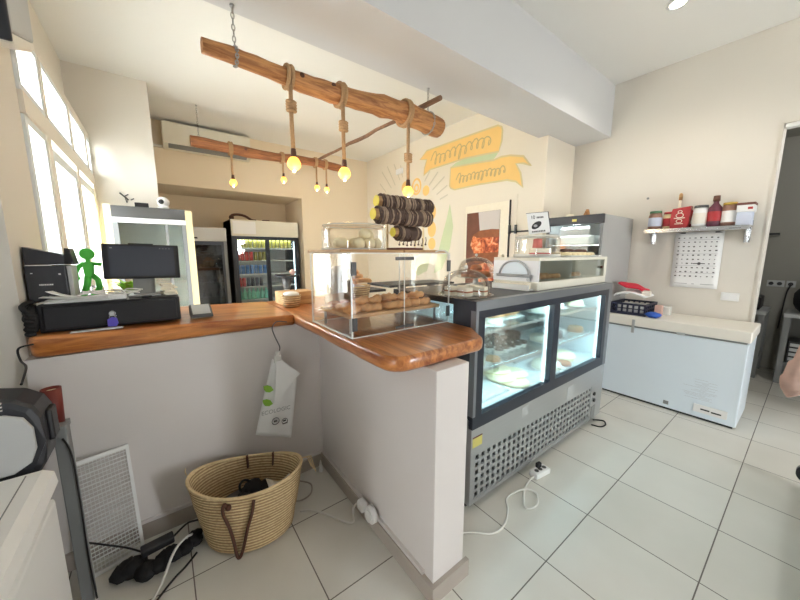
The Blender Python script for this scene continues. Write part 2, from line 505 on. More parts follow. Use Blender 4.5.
# ------------------------------------------------------------------ the room
ZC = 3.42
struct(MB().box(-2.2, 8, -3.4, 7.6, -0.1, 0), 'floor', 'floor_tile')
struct(MB().box(-0.9, 4.6, 2.3, 7.6, ZC, ZC+0.1).box(-2.2, 4.6, -3.4, 2.3, ZC, ZC+0.1), 'ceiling', 'ceiling_paint')
struct(MB().box(-0.9, 4.37, 1.65, 2.17, 2.85, ZC), 'ceiling_beam', 'beam_paint')
w = MB()
w.box(4.37, 4.6, 0.31, 2.05, 0, ZC).box(4.37, 4.6, -0.75, 0.31, 2.6, ZC).box(4.37, 4.6, -3.2, -0.75, 0, ZC)
struct(w, 'wall_right', 'wall_paint')
struct(MB().box(3.7, 4.6, 2.05, 7.4, 0, ZC), 'wall_mural', 'wall_cream')
w = MB().box(0.06, 3.7, 6.05, 7.4, 2.53, ZC).box(2.25, 3.7, 6.05, 7.4, 0, 2.53).box(0.06, 2.25, 7.05, 7.4, 0, 2.53)
struct(w, 'wall_back', 'wall_peach')
struct(MB().box(-0.9, 0.06, 4.83, 7.4, 0, ZC), 'wall_pillar', 'wall_paint')
w = MB().box(-0.9, -0.5, 2.07, 2.55, 0, 2.9).box(-0.9, -0.62, 2.07, 4.83, 2.75, ZC)
w.box(-0.7, -0.485, 2.55, 4.83, 2.69, 2.75)
struct(w, 'wall_left', 'wall_paint')
struct(MB().box(-2.2, -0.505, 2.075, 2.3, 0, ZC), 'wall_return', 'wall_cool')
struct(MB().box(-2.2, -2.0, -3.2, -1.07, 0, ZC).box(-2.2, -2.0, -0.73, 2.07, 0, ZC).box(-2.2, -2.0, -1.07, -0.73, 2.1, ZC), 'wall_side', 'wall_cool')
w = MB().box(-2.2, 2.65, -3.4, -3.2, 0, ZC).box(3.15, 4.6, -3.4, -3.2, 0, ZC).box(2.65, 3.15, -3.4, -3.2, 2.1, ZC)
struct(w, 'wall_front', 'wall_cool')
# side room through the doorway
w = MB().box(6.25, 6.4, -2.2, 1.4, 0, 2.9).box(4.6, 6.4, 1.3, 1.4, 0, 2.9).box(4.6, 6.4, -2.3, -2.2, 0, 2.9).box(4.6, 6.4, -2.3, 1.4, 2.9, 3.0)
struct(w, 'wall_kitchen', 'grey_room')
struct(MB().box(4.362, 4.369, 0.312, 0.322, 0, 2.61).box(4.362, 4.369, -0.75, 0.322, 2.602, 2.612), 'trim_1', 'wall_paint')
# outside
struct(MB().box(-12, -0.9, -1, 16, -0.12, -0.02).box(-12, -2.2, -6, -1, -0.12, -0.02), 'outer_ground', 'outer_ground')
w = MB(); w.mi = 0; w.box(-7.5, -7.0, -1, 16, 0, 2.5)
for k in range(3): w.box(-7.0, -6.9, 1+4*k, 2.6+4*k, 0, 2.1)
w.mi = 1
for k in range(4):
    y = 1.5+3*k; 
    w.prism([(y-0.9*math.cos(a), 1.4+0.9*math.sin(a)) for a in [PI*i/12 for i in range(13)]] +
            [(y-0.65*math.cos(a), 1.4+0.65*math.sin(a)) for a in [PI*(12-i)/12 for i in range(13)]], 0, -7.0, -6.88)
struct(w, 'outer_wall', ['outer_wall', 'outer_orange'])

# glazing in the left wall: frames and panes
XI, XO = -0.487, -0.565
def glazed(name, y0, y1, z0, z1, fw, xi=XI):
    f = MB()
    f.box(XO, xi, y0, y0+fw, z0, z1).box(XO, xi, y1-fw, y1, z0, z1).box(XO, xi, y0+fw, y1-fw, z1-fw, z1).box(XO, xi, y0+fw, y1-fw, z0, z0+fw)
    r = struct(f, name, 'aluminium')
    struct(MB().box((XO+xi)/2-0.003, (XO+xi)/2+0.003, y0+fw, y1-fw, z0+fw, z1-fw), 'glass_pane', 'window_glass', r)
    return r
for k, (a, b) in enumerate([(2.552, 3.01), (3.06, 3.81), (3.86, 4.55), (4.60, 4.825)]):
    glazed('window_%d' % (k+1), a, b, 2.33, 2.69, 0.035)
glazed('window_5', 2.552, 2.94, 0.0, 2.21, 0.04)
d1 = glazed('door_1', 3.03, 3.82, 0.0, 2.17, 0.07)
d2 = glazed('door_2', 3.92, 4.70, 0.0, 2.17, 0.07)
for d, y in ((d1, 3.785), (d2, 3.955)):
    h = MB().tube([(XI, y, 0.95), (XI+0.05, y, 0.97), (XI+0.05, y, 1.2), (XI, y, 1.22)], 0.011)
    struct(h, 'door_handle', 'steel', d)
w = MB().box(-0.57, -0.48, 2.552, 4.83, 2.215, 2.325).box(-0.57, -0.48, 2.94, 3.03, 0, 2.215).box(-0.57, -0.48, 3.82, 3.92, 0, 2.215).box(-0.57, -0.48, 4.70, 4.83, 0, 2.215)
w.box(-0.57, -0.482, 3.01, 3.06, 2.325, 2.69).box(-0.57, -0.482, 3.81, 3.86, 2.325, 2.69).box(-0.57, -0.482, 4.55, 4.60, 2.325, 2.69)
struct(w, 'trim_2', 'off_white')

# ------------------------------------------------------------------ counter
t = thing('masonry_counter', 'low white plastered L-shaped wall carrying the wooden counter top', 'counter', (0.9, 0.84, 0))
w = MB().box(-0.5, 0.82, 2.0, 2.14, 0, 1.045)
part(w, 'long_wall', 'counter_paint', t)
w = MB().box(0.82, 1.01, 0.845, 2.14, 0, 1.045, 0.004)
part(w, 'short_wall', 'counter_paint', t)
w = MB().prism([(-0.5, 2.0), (-0.5, 1.98), (0.80, 1.98), (0.80, 0.825), (1.03, 0.825), (1.03, 0.845), (0.82, 0.845), (0.82, 2.0)], 2, 0, 0.085)
part(w, 'skirting', 'skirting_tile', t, 'beige grey tile skirting')
w = MB().box(-0.2, 0.80, 1.985, 2.0, 0.087, 0.105).box(0.805, 0.82, 0.9, 1.985, 0.087, 0.105)
part(w, 'cable_duct', 'counter_paint', t)

t = thing('worktop', 'thick live-edge orange wooden counter top with rounded corners', 'counter top', (0.9, 1.5, 1.05))
def ztop(x, y):
    if y > 1.9 and x < 0.66: return 1.113 + 0.032*min(1, (0.66-x)/1.1)
    return 1.113
def rough_line(a, b, n, j):
    return [(a[0]+(b[0]-a[0])*i/n + random.uniform(-j, j), a[1]+(b[1]-a[1])*i/n + random.uniform(-j, j)) for i in range(1, n)]
def slab(poly, mt, name):
    bm = bmesh.new()
    n = len(poly); cx = sum(p[0] for p in poly)/n; cy = sum(p[1] for p in poly)/n
    def ring(ins, z):
        out = []
        for i, (x, y) in enumerate(poly):
            px, py = poly[i-1]; nx, ny = poly[(i+1) % n]
            tx, ty = nx-px, ny-py; l = math.hypot(tx, ty) or 1
            out.append(bm.verts.new((x-ty/l*ins, y+tx/l*ins, z(x, y))))
        return out
    b0 = ring(0.014, lambda x, y: 1.050)
    b1 = ring(0.003, lambda x, y: 1.062)
    b2 = ring(0.0, lambda x, y: ztop(x, y)-0.024)
    b3 = ring(0.004, lambda x, y: ztop(x, y)-0.007)
    b4 = ring(0.012, lambda x, y: ztop(x, y))
    for A, B in ((b0, b1), (b1, b2), (b2, b3), (b3, b4)):
        for i in range(n):
            f = bm.faces.new((A[i], A[(i+1) % n], B[(i+1) % n], B[i])); f.smooth = True
    bm.faces.new(b4); bm.faces.new(b0[::-1])
    bmesh.ops.triangulate(bm, faces=[f for f in bm.faces if len(f.verts) > 4])
    m = MB(); m.bm.free(); m.bm = bm
    return part(m, name, mt, t)
def arc(cx, cy, r, a0, a1, n=6):
    return [(cx+r*math.cos(math.radians(a0+(a1-a0)*i/n)), cy+r*math.sin(math.radians(a0+(a1-a0)*i/n))) for i in range(n+1)]
# counter clockwise outlines
shortp = arc(0.735, 0.985, 0.09, 180, 270) + rough_line((0.74, 0.895), (1.13, 0.895), 6, 0.003) + arc(1.14, 0.955, 0.06, 270, 340) + [(1.245, 1.0), (1.283, 1.055), (1.292, 1.2), (1.292, 2.69), (0.66, 2.69)] + rough_line((0.65, 2.0), (0.645, 1.08), 14, 0.004)
slab(shortp, 'counter_wood_side', 'short_board')
longp = arc(-0.44, 2.03, 0.045, 180, 270, 4) + rough_line((-0.42, 1.985), (0.655, 1.975), 16, 0.004) + [(0.656, 1.975), (0.656, 2.69), (-0.485, 2.69)]
slab(longp, 'counter_wood', 'long_board')

# ------------------------------------------------------------------ white grille, basket, floor clutter
t = thing('air_grille', 'white egg-crate air grille leaning against the counter wall', 'grille', (-0.29, 1.9, 0))
gm = frame((-0.385, 1.872, 0.002), (0.192, 0.045, 0), (0.0, 0.085, 0.55))
def gbox(m, u0, u1, v0, v1, w0, w1): return m.box(u0, u1, v0, v1, w0, w1, mtx=gm)
GU, GV = 0.20, 0.555
m = MB()
gbox(m, 0, GU, 0, 0.018, 0, 0.012); gbox(m, 0, GU, GV-0.018, GV, 0, 0.012); gbox(m, 0, 0.014, 0.018, GV-0.018, 0, 0.012); gbox(m, GU-0.014, GU, 0.018, GV-0.018, 0, 0.012)
part(m, 'outer_frame', 'white_paint', t)
m = MB()
for i in range(1, 13): gbox(m, 0.012+i*0.0138-0.0009, 0.012+i*0.0138+0.0009, 0.016, GV-0.016, 0.001, 0.008)
for j in range(1, 27): gbox(m, 0.012, GU-0.012, 0.016+j*0.0195-0.0010-(0.001 if j % 3 == 0 else 0), 0.016+j*0.0195+0.0010+(0.001 if j % 3 == 0 else 0), 0.002, 0.010)
part(m, 'lattice', 'white_paint', t)

t = thing('straw_basket', 'oval woven straw basket with brown leather handles on the tiled floor', 'basket', (0.275, 1.715, 0))
BA = math.radians(-24)
def bas(r, th, z):
    """ellipse point; r scales, rim sags in the middle of the long sides"""
    k = z/0.33
    a = 0.212 + 0.072*k; b = 0.158 + 0.014*k
    x, y = a*r*math.cos(th), b*r*math.sin(th)
    zz = z + 0.0*k
    if k > 0.5: zz = z + 0.035*(k-0.5)*2*abs(math.cos(th))**2 - 0.01
    return (0.275+x*math.cos(BA)-y*math.sin(BA), 1.72+0.01*k+x*math.sin(BA)+y*math.cos(BA)-0.01, max(0.002, zz))
m = MB(); N = 48
prof = [(0.02, 0.004), (0.5, 0.004), (0.92, 0.004), (1.0, 0.02)] + [(1.0 + 0.006*math.sin(i*1.7), 0.02+0.31*i/12) for i in range(1, 13)]
inner = [(0.955, 0.33-0.30*i/8) for i in range(0, 9)] + [(0.5, 0.02), (0.02, 0.02)]
rings = []
for r, z in prof + inner:
    rings.append([m.bm.verts.new(bas(r, 2*PI*k/N, z)) for k in range(N)])
for A, B in zip(rings, rings[1:]):
    for k in range(N):
        f = m.bm.faces.new((A[k], A[(k+1) % N], B[(k+1) % N], B[k])); f.smooth = True
m.bm.faces.new(rings[0][::-1]); m.bm.faces.new(rings[-1])
part(m, 'body', 'straw', t)
m = MB().tube([bas(0.98, 2*PI*k/N, 0.333) for k in range(N)], 0.008, 6, True)
for k in range(3):
    p = Vector(bas(1.0, 0.1, 0.34)); m.tube([p, p+Vector((0.02+0.01*k, -0.02, 0.005)), p+Vector((0.035+0.012*k, -0.035, -0.05-0.02*k))], 0.003, 5)
p = Vector(bas(1.0, PI, 0.34)); m.tube([p, p+Vector((-0.005, 0.005, 0.02)), p+Vector((-0.002, 0.01, 0.035))], 0.0025, 5)
part(m, 'rim_braid', 'straw_trim', t)
fr = [bas(1.04, math.radians(a), z) if r is None else bas(r, math.radians(a), z) for (r, a, z) in [(1.03, -101, 0.29), (1.05, -103, 0.315), (1.07, -105, 0.27), (1.08, -101, 0.19), (1.12, -98, 0.10), (1.17, -96, 0.035), (1.18, -93, 0.025), (1.13, -89, 0.07), (1.08, -84, 0.16), (1.05, -79, 0.25), (1.03, -77, 0.31)]]
m = MB().tube(bez(fr, 5), 0.010, 8, flat=(0.9, 0.8))
m.ball(bas(1.03, math.radians(-100), 0.295), 0.014, sz=1.2)
part(m, 'handle', 'leather', t)
for a in (98, 66):
    p = Vector(bas(0.93, math.radians(a), 0.325)); q = Vector(bas(0.93, math.radians(a), 0.27))
    part(MB().tube([p+Vector((0, 0, 0.02)), p, q], 0.011, 6, flat=(1, 0.4)), 'handle_end', 'leather', t)
m = MB(); 
for (dx, dy, dz, r) in [(0.0, 0.02, 0.235, 0.055), (0.05, 0.0, 0.225, 0.05), (-0.04, 0.0, 0.215, 0.045), (0.02, -0.03, 0.205, 0.05), (0.0, 0.0, 0.19, 0.09)]:
    m.ball((0.30+dx, 1.70+dy, dz), r, sz=0.7, jit=0.12)
m.tube(bez([(0.24, 1.72, 0.22), (0.235, 1.73, 0.27), (0.26, 1.74, 0.285), (0.29, 1.73, 0.27)], 5), 0.006, 6)
single(m, 'black_bag', 'black_matte', 'crumpled black cloth pouch lying inside the straw basket', 'pouch', (0.30, 1.70, 0.1))
m = MB().sheet(lambda u, v: (0.36+0.12*u, 1.60+0.10*v-0.03*u, 0.235+0.02*math.sin(5*u+2*v)+0.02*v), 6, 6, 0.002)
single(m, 'paper_sheet', 'off_white', 'crumpled pale paper inside the straw basket', 'paper', (0.4, 1.65, 0.22))
# small filling under the pouch and paper
m = MB().lathe([(0, 0.02), (0.9, 0.02), (1.0, 0.15), (0.8, 0.19), (0, 0.2)], (0.275, 1.72, 0), 24, 0.16, 0.105, BA)
single(m, 'folded_cloth', 'dark_grey', 'dark folded cloth filling the bottom of the straw basket', 'cloth', (0.275, 1.72, 0.02))

m = MB()
pth = [(-0.255, 1.80), (-0.22, 1.765), (-0.17, 1.745), (-0.12, 1.745), (-0.07, 1.755), (-0.02, 1.77), (0.03, 1.79)]
for i, (x, y) in enumerate(pth):
    for k in range(3):
        m.ball((x+random.uniform(-.015, .015), y+random.uniform(-.02, .02), 0.028+random.uniform(0, .012)), random.uniform(0.034, 0.050) if i < 4 else 0.034, sz=0.7, jit=0.16)
single(m, 'black_pouch', 'black_matte', 'crumpled black fabric bundle on the floor left of the straw basket', 'bundle', (-0.12, 1.76, 0))
t = thing('power_adapter', 'black rectangular power adapter resting on the black fabric bundle', 'adapter', (-0.13, 1.79, 0.07))
m = MB().box(-0.065, 0.065, -0.026, 0.026, 0, 0.034, 0.006, mtx=Matrix.Translation((-0.13, 1.80, 0.068)) @ Matrix.Rotation(0.12, 4, 'Z'))
part(m, 'body', 'black', t)
m = MB().tube(bez([(-0.19, 1.795, 0.085), (-0.25, 1.85, 0.10), (-0.33, 1.86, 0.16), (-0.38, 1.84, 0.22)], 6), 0.004, 6)
part(m, 'cable', 'cable_black', t)
m = MB().tube(bez([(-0.065, 1.808, 0.085), (-0.01, 1.85, 0.09), (0.03, 1.90, 0.05), (0.06, 1.94, 0.01)], 6), 0.005, 6)
part(m, 'cable', 'cable_black', t)
m = MB().tube(bez([(0.03, 1.83, 0.03), (-0.02, 1.76, 0.085), (-0.07, 1.71, 0.075), (-0.13, 1.62, 0.01), (-0.2, 1.5, 0.008), (-0.24, 1.40, 0.008)], 6), 0.006, 7)
single(m, 'white_cable', 'cable_white', 'white cable running over the black bundle towards the front edge', 'cable', (-0.1, 1.65, 0))
m = MB().tube(bez([(0.02, 1.72, 0.01), (-0.03, 1.67, 0.008), (-0.08, 1.63, 0.008), (-0.15, 1.55, 0.008), (-0.2, 1.46, 0.008)], 6), 0.005, 7)
single(m, 'black_cable', 'cable_black', 'black cable beside the white one left of the basket', 'cable', (-0.08, 1.63, 0))
t = thing('socket_outlet', 'white surface socket on the skirting under the wooden counter with a plug', 'socket', (0.8, 1.33, 0.1))
m = MB().cyl((0.799, 1.29, 0.115), (0.772, 1.29, 0.115), 0.045, n=24).cyl((0.772, 1.29, 0.115), (0.760, 1.29, 0.115), 0.03, n=20)
part(m, 'housing', 'white_paint', t)
m = MB().box(0.755, 0.798, 1.342, 1.40, 0.09, 0.145, 0.012)
part(m, 'plug', 'white_paint', t)
m = MB().tube(bez([(0.775, 1.40, 0.12), (0.745, 1.42, 0.08), (0.735, 1.40, 0.02), (0.70, 1.44, 0.007), (0.64, 1.55, 0.007), (0.58, 1.63, 0.007), (0.525, 1.665, 0.007)], 6), 0.006, 7)
part(m, 'cord', 'cable_white', t)
m = MB().tube(bez([(0.60, 1.90, 0.02), (0.66, 1.84, 0.006), (0.63, 1.76, 0.006), (0.56, 1.74, 0.006), (0.50, 1.78, 0.006), (0.46, 1.80, 0.006)], 6), 0.0045, 6)
single(m, 'thin_cable', 'skirting_tile', 'thin grey cable looped on the tiles behind the basket', 'cable', (0.58, 1.8, 0))
m = MB().cyl((0.765, 1.92, 0.001), (0.765, 1.92, 0.05), 0.014, 0.010).cyl((0.765, 1.92, 0.05), (0.765, 1.92, 0.085), 0.010, 0.003)
single(m, 'small_plug', 'white_paint', 'small white plug standing in the inner corner of the counter', 'plug', (0.765, 1.92, 0))

# hanging paper bag and hook
t = thing('hook', 'metal S-hook hanging under the inner corner of the counter top', 'hook', (0.52, 1.93, 1.08))
m = MB().tube(bez([(0.60, 1.966, 1.075), (0.55, 1.955, 1.088), (0.52, 1.945, 1.08), (0.505, 1.94, 1.05), (0.515, 1.925, 1.0), (0.535, 1.915, 0.94), (0.53, 1.91, 0.915)], 6), 0.0035, 6)
part(m, 'wire', 'dark_grey', t)
m = MB().box(0.495, 0.535, 1.888, 1.912, 0.845, 0.895, 0.006).cyl((0.515, 1.90, 0.885), (0.515, 1.90, 0.915), 0.012, n=12)
part(m, 'clip', 'acrylic_edge', t, 'clear plastic clip')
t = thing('paper_bag', 'white printed paper bag clipped to the hook with a folded corner', 'bag', (0.48, 1.9, 0.36))
def bagpt(u, v):
    # u across (0..1), v down (0..1)
    tl, tr, br, bl = (0.485, 0.875), (0.635, 0.755), (0.57, 0.335), (0.365, 0.43)
    x = (1-v)*((1-u)*tl[0]+u*tr[0]) + v*((1-u)*bl[0]+u*br[0])
    z = (1-v)*((1-u)*tl[1]+u*tr[1]) + v*((1-u)*bl[1]+u*br[1])
    return (x, 1.905 + 0.006*math.sin(7*u+3*v), z-0.0)
part(MB().sheet(bagpt, 12, 16, 0.003), 'sheet', 'paper', t)
part(MB().prism([(0.50, 0.865), (0.532, 0.868), (0.638, 0.757), (0.60, 0.73), (0.535, 0.66), (0.475, 0.60)], 1, 1.872, 1.876), 'folded_flap', 'paper', t)
for (cx, cz) in ((0.447, 0.70), (0.438, 0.615)):
    m = MB().prism([(cx-0.026, cz+0.026), (cx-0.004, cz+0.027), (cx+0.018, cz+0.014), (cx+0.030, cz-0.012), (cx+0.008, cz-0.020), (cx-0.014, cz-0.012), (cx-0.024, cz+0.006)], 1, 1.884, 1.888)
    part(m, 'leaf_print', 'leaf', t, 'green leaf print')
m = MB()
for (cx, cz, r) in ((0.478, 0.487, 0.021), (0.532, 0.470, 0.017)):
    m.tube([(cx+r*math.cos(a), 1.887, cz+r*math.sin(a)) for a in [2*PI*i/18 for i in range(18)]], 0.0022, 4, True)
m.box(0.468, 0.488, 1.886, 1.889, 0.482, 0.492).box(0.518, 0.548, 1.886, 1.889, 0.452, 0.458).box(0.522, 0.54, 1.886, 1.889, 0.468, 0.478)
part(m, 'printed_marks', 'ink_grey', t)
text_part('ECOLOGIC', 0.034, 'printed_word', 'ink_pale', t, frame((0.485, 1.884, 0.555), (1, 0, -0.05), (0, 0, 1)))

# ------------------------------------------------------------------ bottom left: white cabinet, stand, machine, pot
t = thing('white_chest', 'white chest with a hinged lid in the bottom left corner', 'chest', (-0.7, 0.95, 0))
part(MB().box(-1.25, -0.345, 0.45, 1.44, 0.0, 0.70, 0.01), 'body', 'white_paint', t)
m = MB()
m.prism([(-1.26, 0.715), (-0.375, 0.715), (-0.345, 0.725), (-0.335, 0.745), (-0.34, 0.785), (-0.365, 0.80), (-1.26, 0.80)], 1, 0.44, 1.455, 0.004)
part(m, 'lid', 'white_paint', t)
part(MB().box(-0.40, -0.397, 0.46, 1.44, 0.7995, 0.8012), 'lid_seam', 'mid_grey', t)
t = thing('metal_stand', 'grey metal stand with square post behind the white chest', 'stand', (-0.6, 1.72, 0))
part(MB().box(-0.395, -0.355, 1.735, 1.79, 0, 0.82, 0.004), 'post', 'mid_grey', t)
part(MB().box(-1.15, -1.11, 1.735, 1.79, 0, 0.74, 0.004), 'post', 'mid_grey', t)
part(MB().box(-1.15, -1.11, 1.48, 1.53, 0, 0.74, 0.004), 'post', 'mid_grey', t)
part(MB().box(-0.415, -0.375, 1.48, 1.53, 0, 0.74, 0.004), 'post', 'mid_grey', t)
part(MB().box(-1.16, -0.397, 1.475, 1.80, 0.741, 0.7655).box(-1.16, -0.385, 1.80, 1.96, 0.741, 0.7655), 'shelf_top', 'mid_grey', t)
t = thing('coffee_machine', 'black rounded countertop machine with grey front panel on the metal stand', 'machine', (-0.68, 1.64, 0.766))
prof = [(-1.0, 0.767), (-0.385, 0.767), (-0.365, 0.80), (-0.355, 0.88), (-0.356, 0.965), (-0.372, 1.005), (-0.41, 1.035), (-0.48, 1.052), (-1.0, 1.056)]
part(MB().prism(prof, 1, 1.485, 1.64, 0.02), 'body', 'charcoal', t)
prof = [(-0.98, 0.79), (-0.43, 0.80), (-0.39, 0.825), (-0.374, 0.87), (-0.374, 0.94), (-0.392, 0.98), (-0.43, 1.0), (-0.98, 1.004)]
part(MB().prism(prof, 1, 1.470, 1.4845, 0.004), 'front_panel', 'light_grey', t, 'pale grey front panel')
m = MB()
for k in range(3): m.box(-0.60, -0.43, 1.478, 1.4848, 1.013+0.011*k, 1.019+0.011*k, 0.002)
part(m, 'badge', 'chrome', t, 'chrome slotted badge')
part(MB().box(-0.362, -0.342, 1.53, 1.60, 0.86, 0.97, 0.008), 'side_lever', 'black', t)
t = thing('small_pot', 'dark red pot behind the black machine beneath the counter', 'pot', (-0.415, 1.90, 0.767))
part(MB().lathe([(0, 0.767), (0.026, 0.767), (0.032, 0.935), (0.028, 0.935), (0.024, 0.90), (0, 0.90)], (-0.415, 1.90, 0), 20), 'cup', 'red_pot', t)
part(MB().ball((-0.415, 1.90, 0.92), 0.025, sz=0.3, jit=0.1), 'contents', 'wood_cream', t)
m = MB().tube(bez([(-0.455, 1.962, 1.12), (-0.497, 1.955, 1.11), (-0.497, 1.955, 1.06), (-0.46, 1.85, 1.06), (-0.43, 1.72, 1.07), (-0.42, 1.62, 1.05)], 7), 0.004, 6)
single(m, 'power_cable', 'cable_black', 'black cord dropping from the counter end to the black machine', 'cord', (-0.47, 1.95, 1.05))
m = MB().tube(bez([(-0.365, 1.71, 0.78), (-0.352, 1.728, 0.70), (-0.35, 1.731, 0.5), (-0.352, 1.73, 0.2), (-0.345, 1.72, 0.02)], 7), 0.0035, 6)
single(m, 'power_cable', 'cable_black', 'dark cord running down beside the grey post', 'cord', (-0.33, 1.72, 0.4))

# wall unit high on the left
t = thing('wall_unit', 'grey rounded wall unit with dark end cap high above the windows', 'wall unit', (-0.42, 2.3, 2.5))
part(MB().prism([(2.116, 2.40), (2.48, 2.53), (2.48, 3.05), (2.116, 3.05)], 0, -0.498, -0.40, 0.012), 'housing', 'light_grey', t)
part(MB().box(-0.495, -0.40, 2.09, 2.114, 2.36, 3.06, 0.008, 3), 'end_cap', 'charcoal', t)
part(MB().prism([(2.116, 2.398), (2.122, 2.36), (2.16, 2.352), (2.40, 2.452), (2.47, 2.50), (2.478, 2.528)], 0, -0.498, -0.40, 0.008), 'lower_cover', 'off_white', t)

# ------------------------------------------------------------------ till corner on the counter
t = thing('cash_drawer', 'wide black cash drawer on the left end of the counter', 'cash drawer', (-0.19, 2.25, 1.146))
part(MB().box(-0.452, 0.067, 2.055, 2.44, 1.1465, 1.272, 0.006), 'body', 'black', t)
part(MB().box(-0.435, 0.05, 2.047, 2.056, 1.158, 1.262, 0.004), 'drawer_front', 'black', t)
part(MB().cyl((-0.205, 2.047, 1.212), (-0.205, 2.036, 1.212), 0.013, n=16), 'lock', 'chrome', t, 'chrome lock')
t = thing('key_tag', 'small key with a purple tag hanging from the cash drawer lock', 'key', (-0.205, 2.035, 1.19))
part(MB().tube([(-0.205+0.012*math.cos(a), 2.034, 1.196+0.014*math.sin(a)) for a in [2*PI*i/14 for i in range(14)]], 0.002, 5, True).box(-0.215, -0.195, 2.026, 2.0355, 1.20, 1.222, 0.003), 'key', 'chrome', t)
part(MB().prism([(-0.225, 1.15), (-0.195, 1.148), (-0.186, 1.165), (-0.19, 1.19), (-0.208, 1.196), (-0.226, 1.185)], 1, 2.028, 2.034, 0.002), 'tag', 'purple_plastic', t, 'purple plastic tag')
m = MB().box(-0.35, -0.17, 1.995, 2.03, 1.1435, 1.1465)
single(m, 'paper_slip', 'paper', 'white paper slip sticking out under the cash drawer', 'paper', (-0.26, 2.01, 1.144))
m = MB()
for k in range(6):
    x0 = -0.49+random.uniform(0, 0.012)
    m.tube(bez([(x0+0.012, 2.10, 1.285-0.02*k), (x0-0.005+0.004*k, 2.05, 1.275-0.022*k), (x0+0.008, 2.012, 1.255-0.02*k), (x0+0.028, 2.02, 1.235-0.016*k)], 5), 0.011, 6)
m.ball((-0.468, 2.07, 1.21), 0.05, sx=0.45, sz=1.2, jit=0.08)
single(m, 'cable_bundle', 'black_matte', 'tangled bundle of thick black cables at the left end of the cash drawer', 'cables', (-0.47, 2.05, 1.2))
t = thing('receipt_printer', 'black square receipt printer with small white lettering behind the cash drawer', 'printer', (-0.41, 2.22, 1.275))
part(MB().box(-0.468, -0.335, 2.15, 2.30, 1.2735, 1.444, 0.006), 'body', 'charcoal', t)
part(MB().box(-0.3345, -0.318, 2.16, 2.29, 1.2735, 1.442, 0.003), 'side_cover', 'light_grey', t, 'grey side cover')
m = MB()
x = -0.428
for wd in (0.004, 0.005, 0.003, 0.005, 0.004, 0.003, 0.005, 0.004):
    m.box(x, x+wd, 2.1485, 2.1502, 1.353, 1.359); x += wd+0.0016
m.box(-0.362, -0.354, 2.1485, 2.1502, 1.40, 1.407).box(-0.45, -0.443, 2.1485, 2.1502, 1.408, 1.411)
part(m, 'lettering', 'paper', t)
part(MB().box(-0.462, -0.38, 2.146, 2.16, 1.4435, 1.4465), 'receipt', 'paper', t, 'white receipt slip')
t.location.x -= 0.022
t = thing('barcode_scanner', 'black wedge-shaped device lying on top of the receipt printer', 'scanner', (-0.4, 2.22, 1.447))
part(MB().prism([(-0.468, 1.4475), (-0.325, 1.4475), (-0.33, 1.49), (-0.468, 1.528)], 1, 2.17, 2.27, 0.004), 'body', 'charcoal', t)
part(MB().prism([(-0.343, 1.4475), (-0.305, 1.4475), (-0.318, 1.523), (-0.335, 1.525)], 1, 2.165, 2.275, 0.004), 'grip', 'black', t)
t.location.x -= 0.022
m = MB()
for k in range(7):
    dx = random.uniform(-0.02, 0.02); dy = random.uniform(-0.012, 0.012); z = 1.274+0.0028*k
    m.sheet(lambda u, v, dx=dx, dy=dy, z=z, k=k: (-0.43+dx+0.23*u, 2.068+dy+0.08*v, z+0.012*(1-u)**3*(k > 4)+0.004*math.sin(6*u+k)**2*(k > 2)), 8, 2, 0.0012)
single(m, 'paper_pile', 'paper', 'loose pile of papers on the cash drawer in front of the printer', 'papers', (-0.33, 2.1, 1.273))
m = MB().sheet(lambda u, v: (-0.42+0.09*u+0.02*v, 2.07+0.02*v, 1.301+0.03*(1-u)**2), 8, 2, 0.0015)
single(m, 'curled_receipt', 'paper', 'curled white receipt on top of the pile of papers', 'receipt', (-0.38, 2.08, 1.3))
t = thing('monitor', 'black flat touch monitor on a stand above the cash drawer', 'monitor', (-0.08, 2.25, 1.273))
sm = Matrix.Translation((-0.073, 2.235, 1.455)) @ Matrix.Rotation(-0.10, 4, 'X') @ Matrix.Rotation(0.02, 4, 'Y')
part(MB().box(-0.163, 0.163, -0.012, 0.014, -0.092, 0.092, 0.005, mtx=sm), 'housing', 'black', t)
part(MB().box(-0.136, 0.140, -0.0135, -0.0121, -0.078, 0.082, mtx=sm), 'screen', 'screen', t, 'dark glossy screen')
m = MB()
for i in range(4): m.box(0.075+0.014*i, 0.081+0.014*i, -0.0142, -0.0136, 0.070, 0.073, mtx=sm)
m.box(-0.13, -0.12, -0.0142, -0.0136, 0.068, 0.073, mtx=sm)
part(m, 'screen_icons', 'mid_grey', t)
part(MB().box(-0.056, 0.05, -0.008, 0.012, 0.0921, 0.098, 0.002, mtx=sm), 'camera_bar', 'black', t)
part(MB().prism([(2.23, 1.366), (2.28, 1.366), (2.275, 1.30), (2.22, 1.283), (2.19, 1.283)], 0, -0.125, -0.03, 0.004), 'neck', 'mid_grey', t)
part(MB().box(-0.145, -0.012, 2.13, 2.31, 1.2735, 1.2835, 0.004), 'foot', 'light_grey', t)
m = MB().box(-0.22, -0.15, 2.085, 2.13, 1.2735, 1.30, 0.003, mtx=None)
single(m, 'paper_stack', 'paper', 'stack of small white receipts left of the monitor foot', 'paper', (-0.18, 2.1, 1.274))
m = MB()
for k in range(14):
    m.box(-0.025, 0.025, -0.016, 0.016, 0, 0.008, mtx=Matrix.Translation((0.028+random.uniform(-.012, .012), 2.13+random.uniform(-.02, .03), 1.274+0.0045*k)) @ Matrix.Rotation(random.uniform(-.5, .5), 4, 'Z'))
single(m, 'card_pile', 'cream_cake', 'messy pile of small cards and notes right of the monitor foot', 'cards', (0.03, 2.13, 1.274))
m = MB().cyl((-0.07, 2.10, 1.2735), (-0.07, 2.10, 1.281), 0.022, n=16)
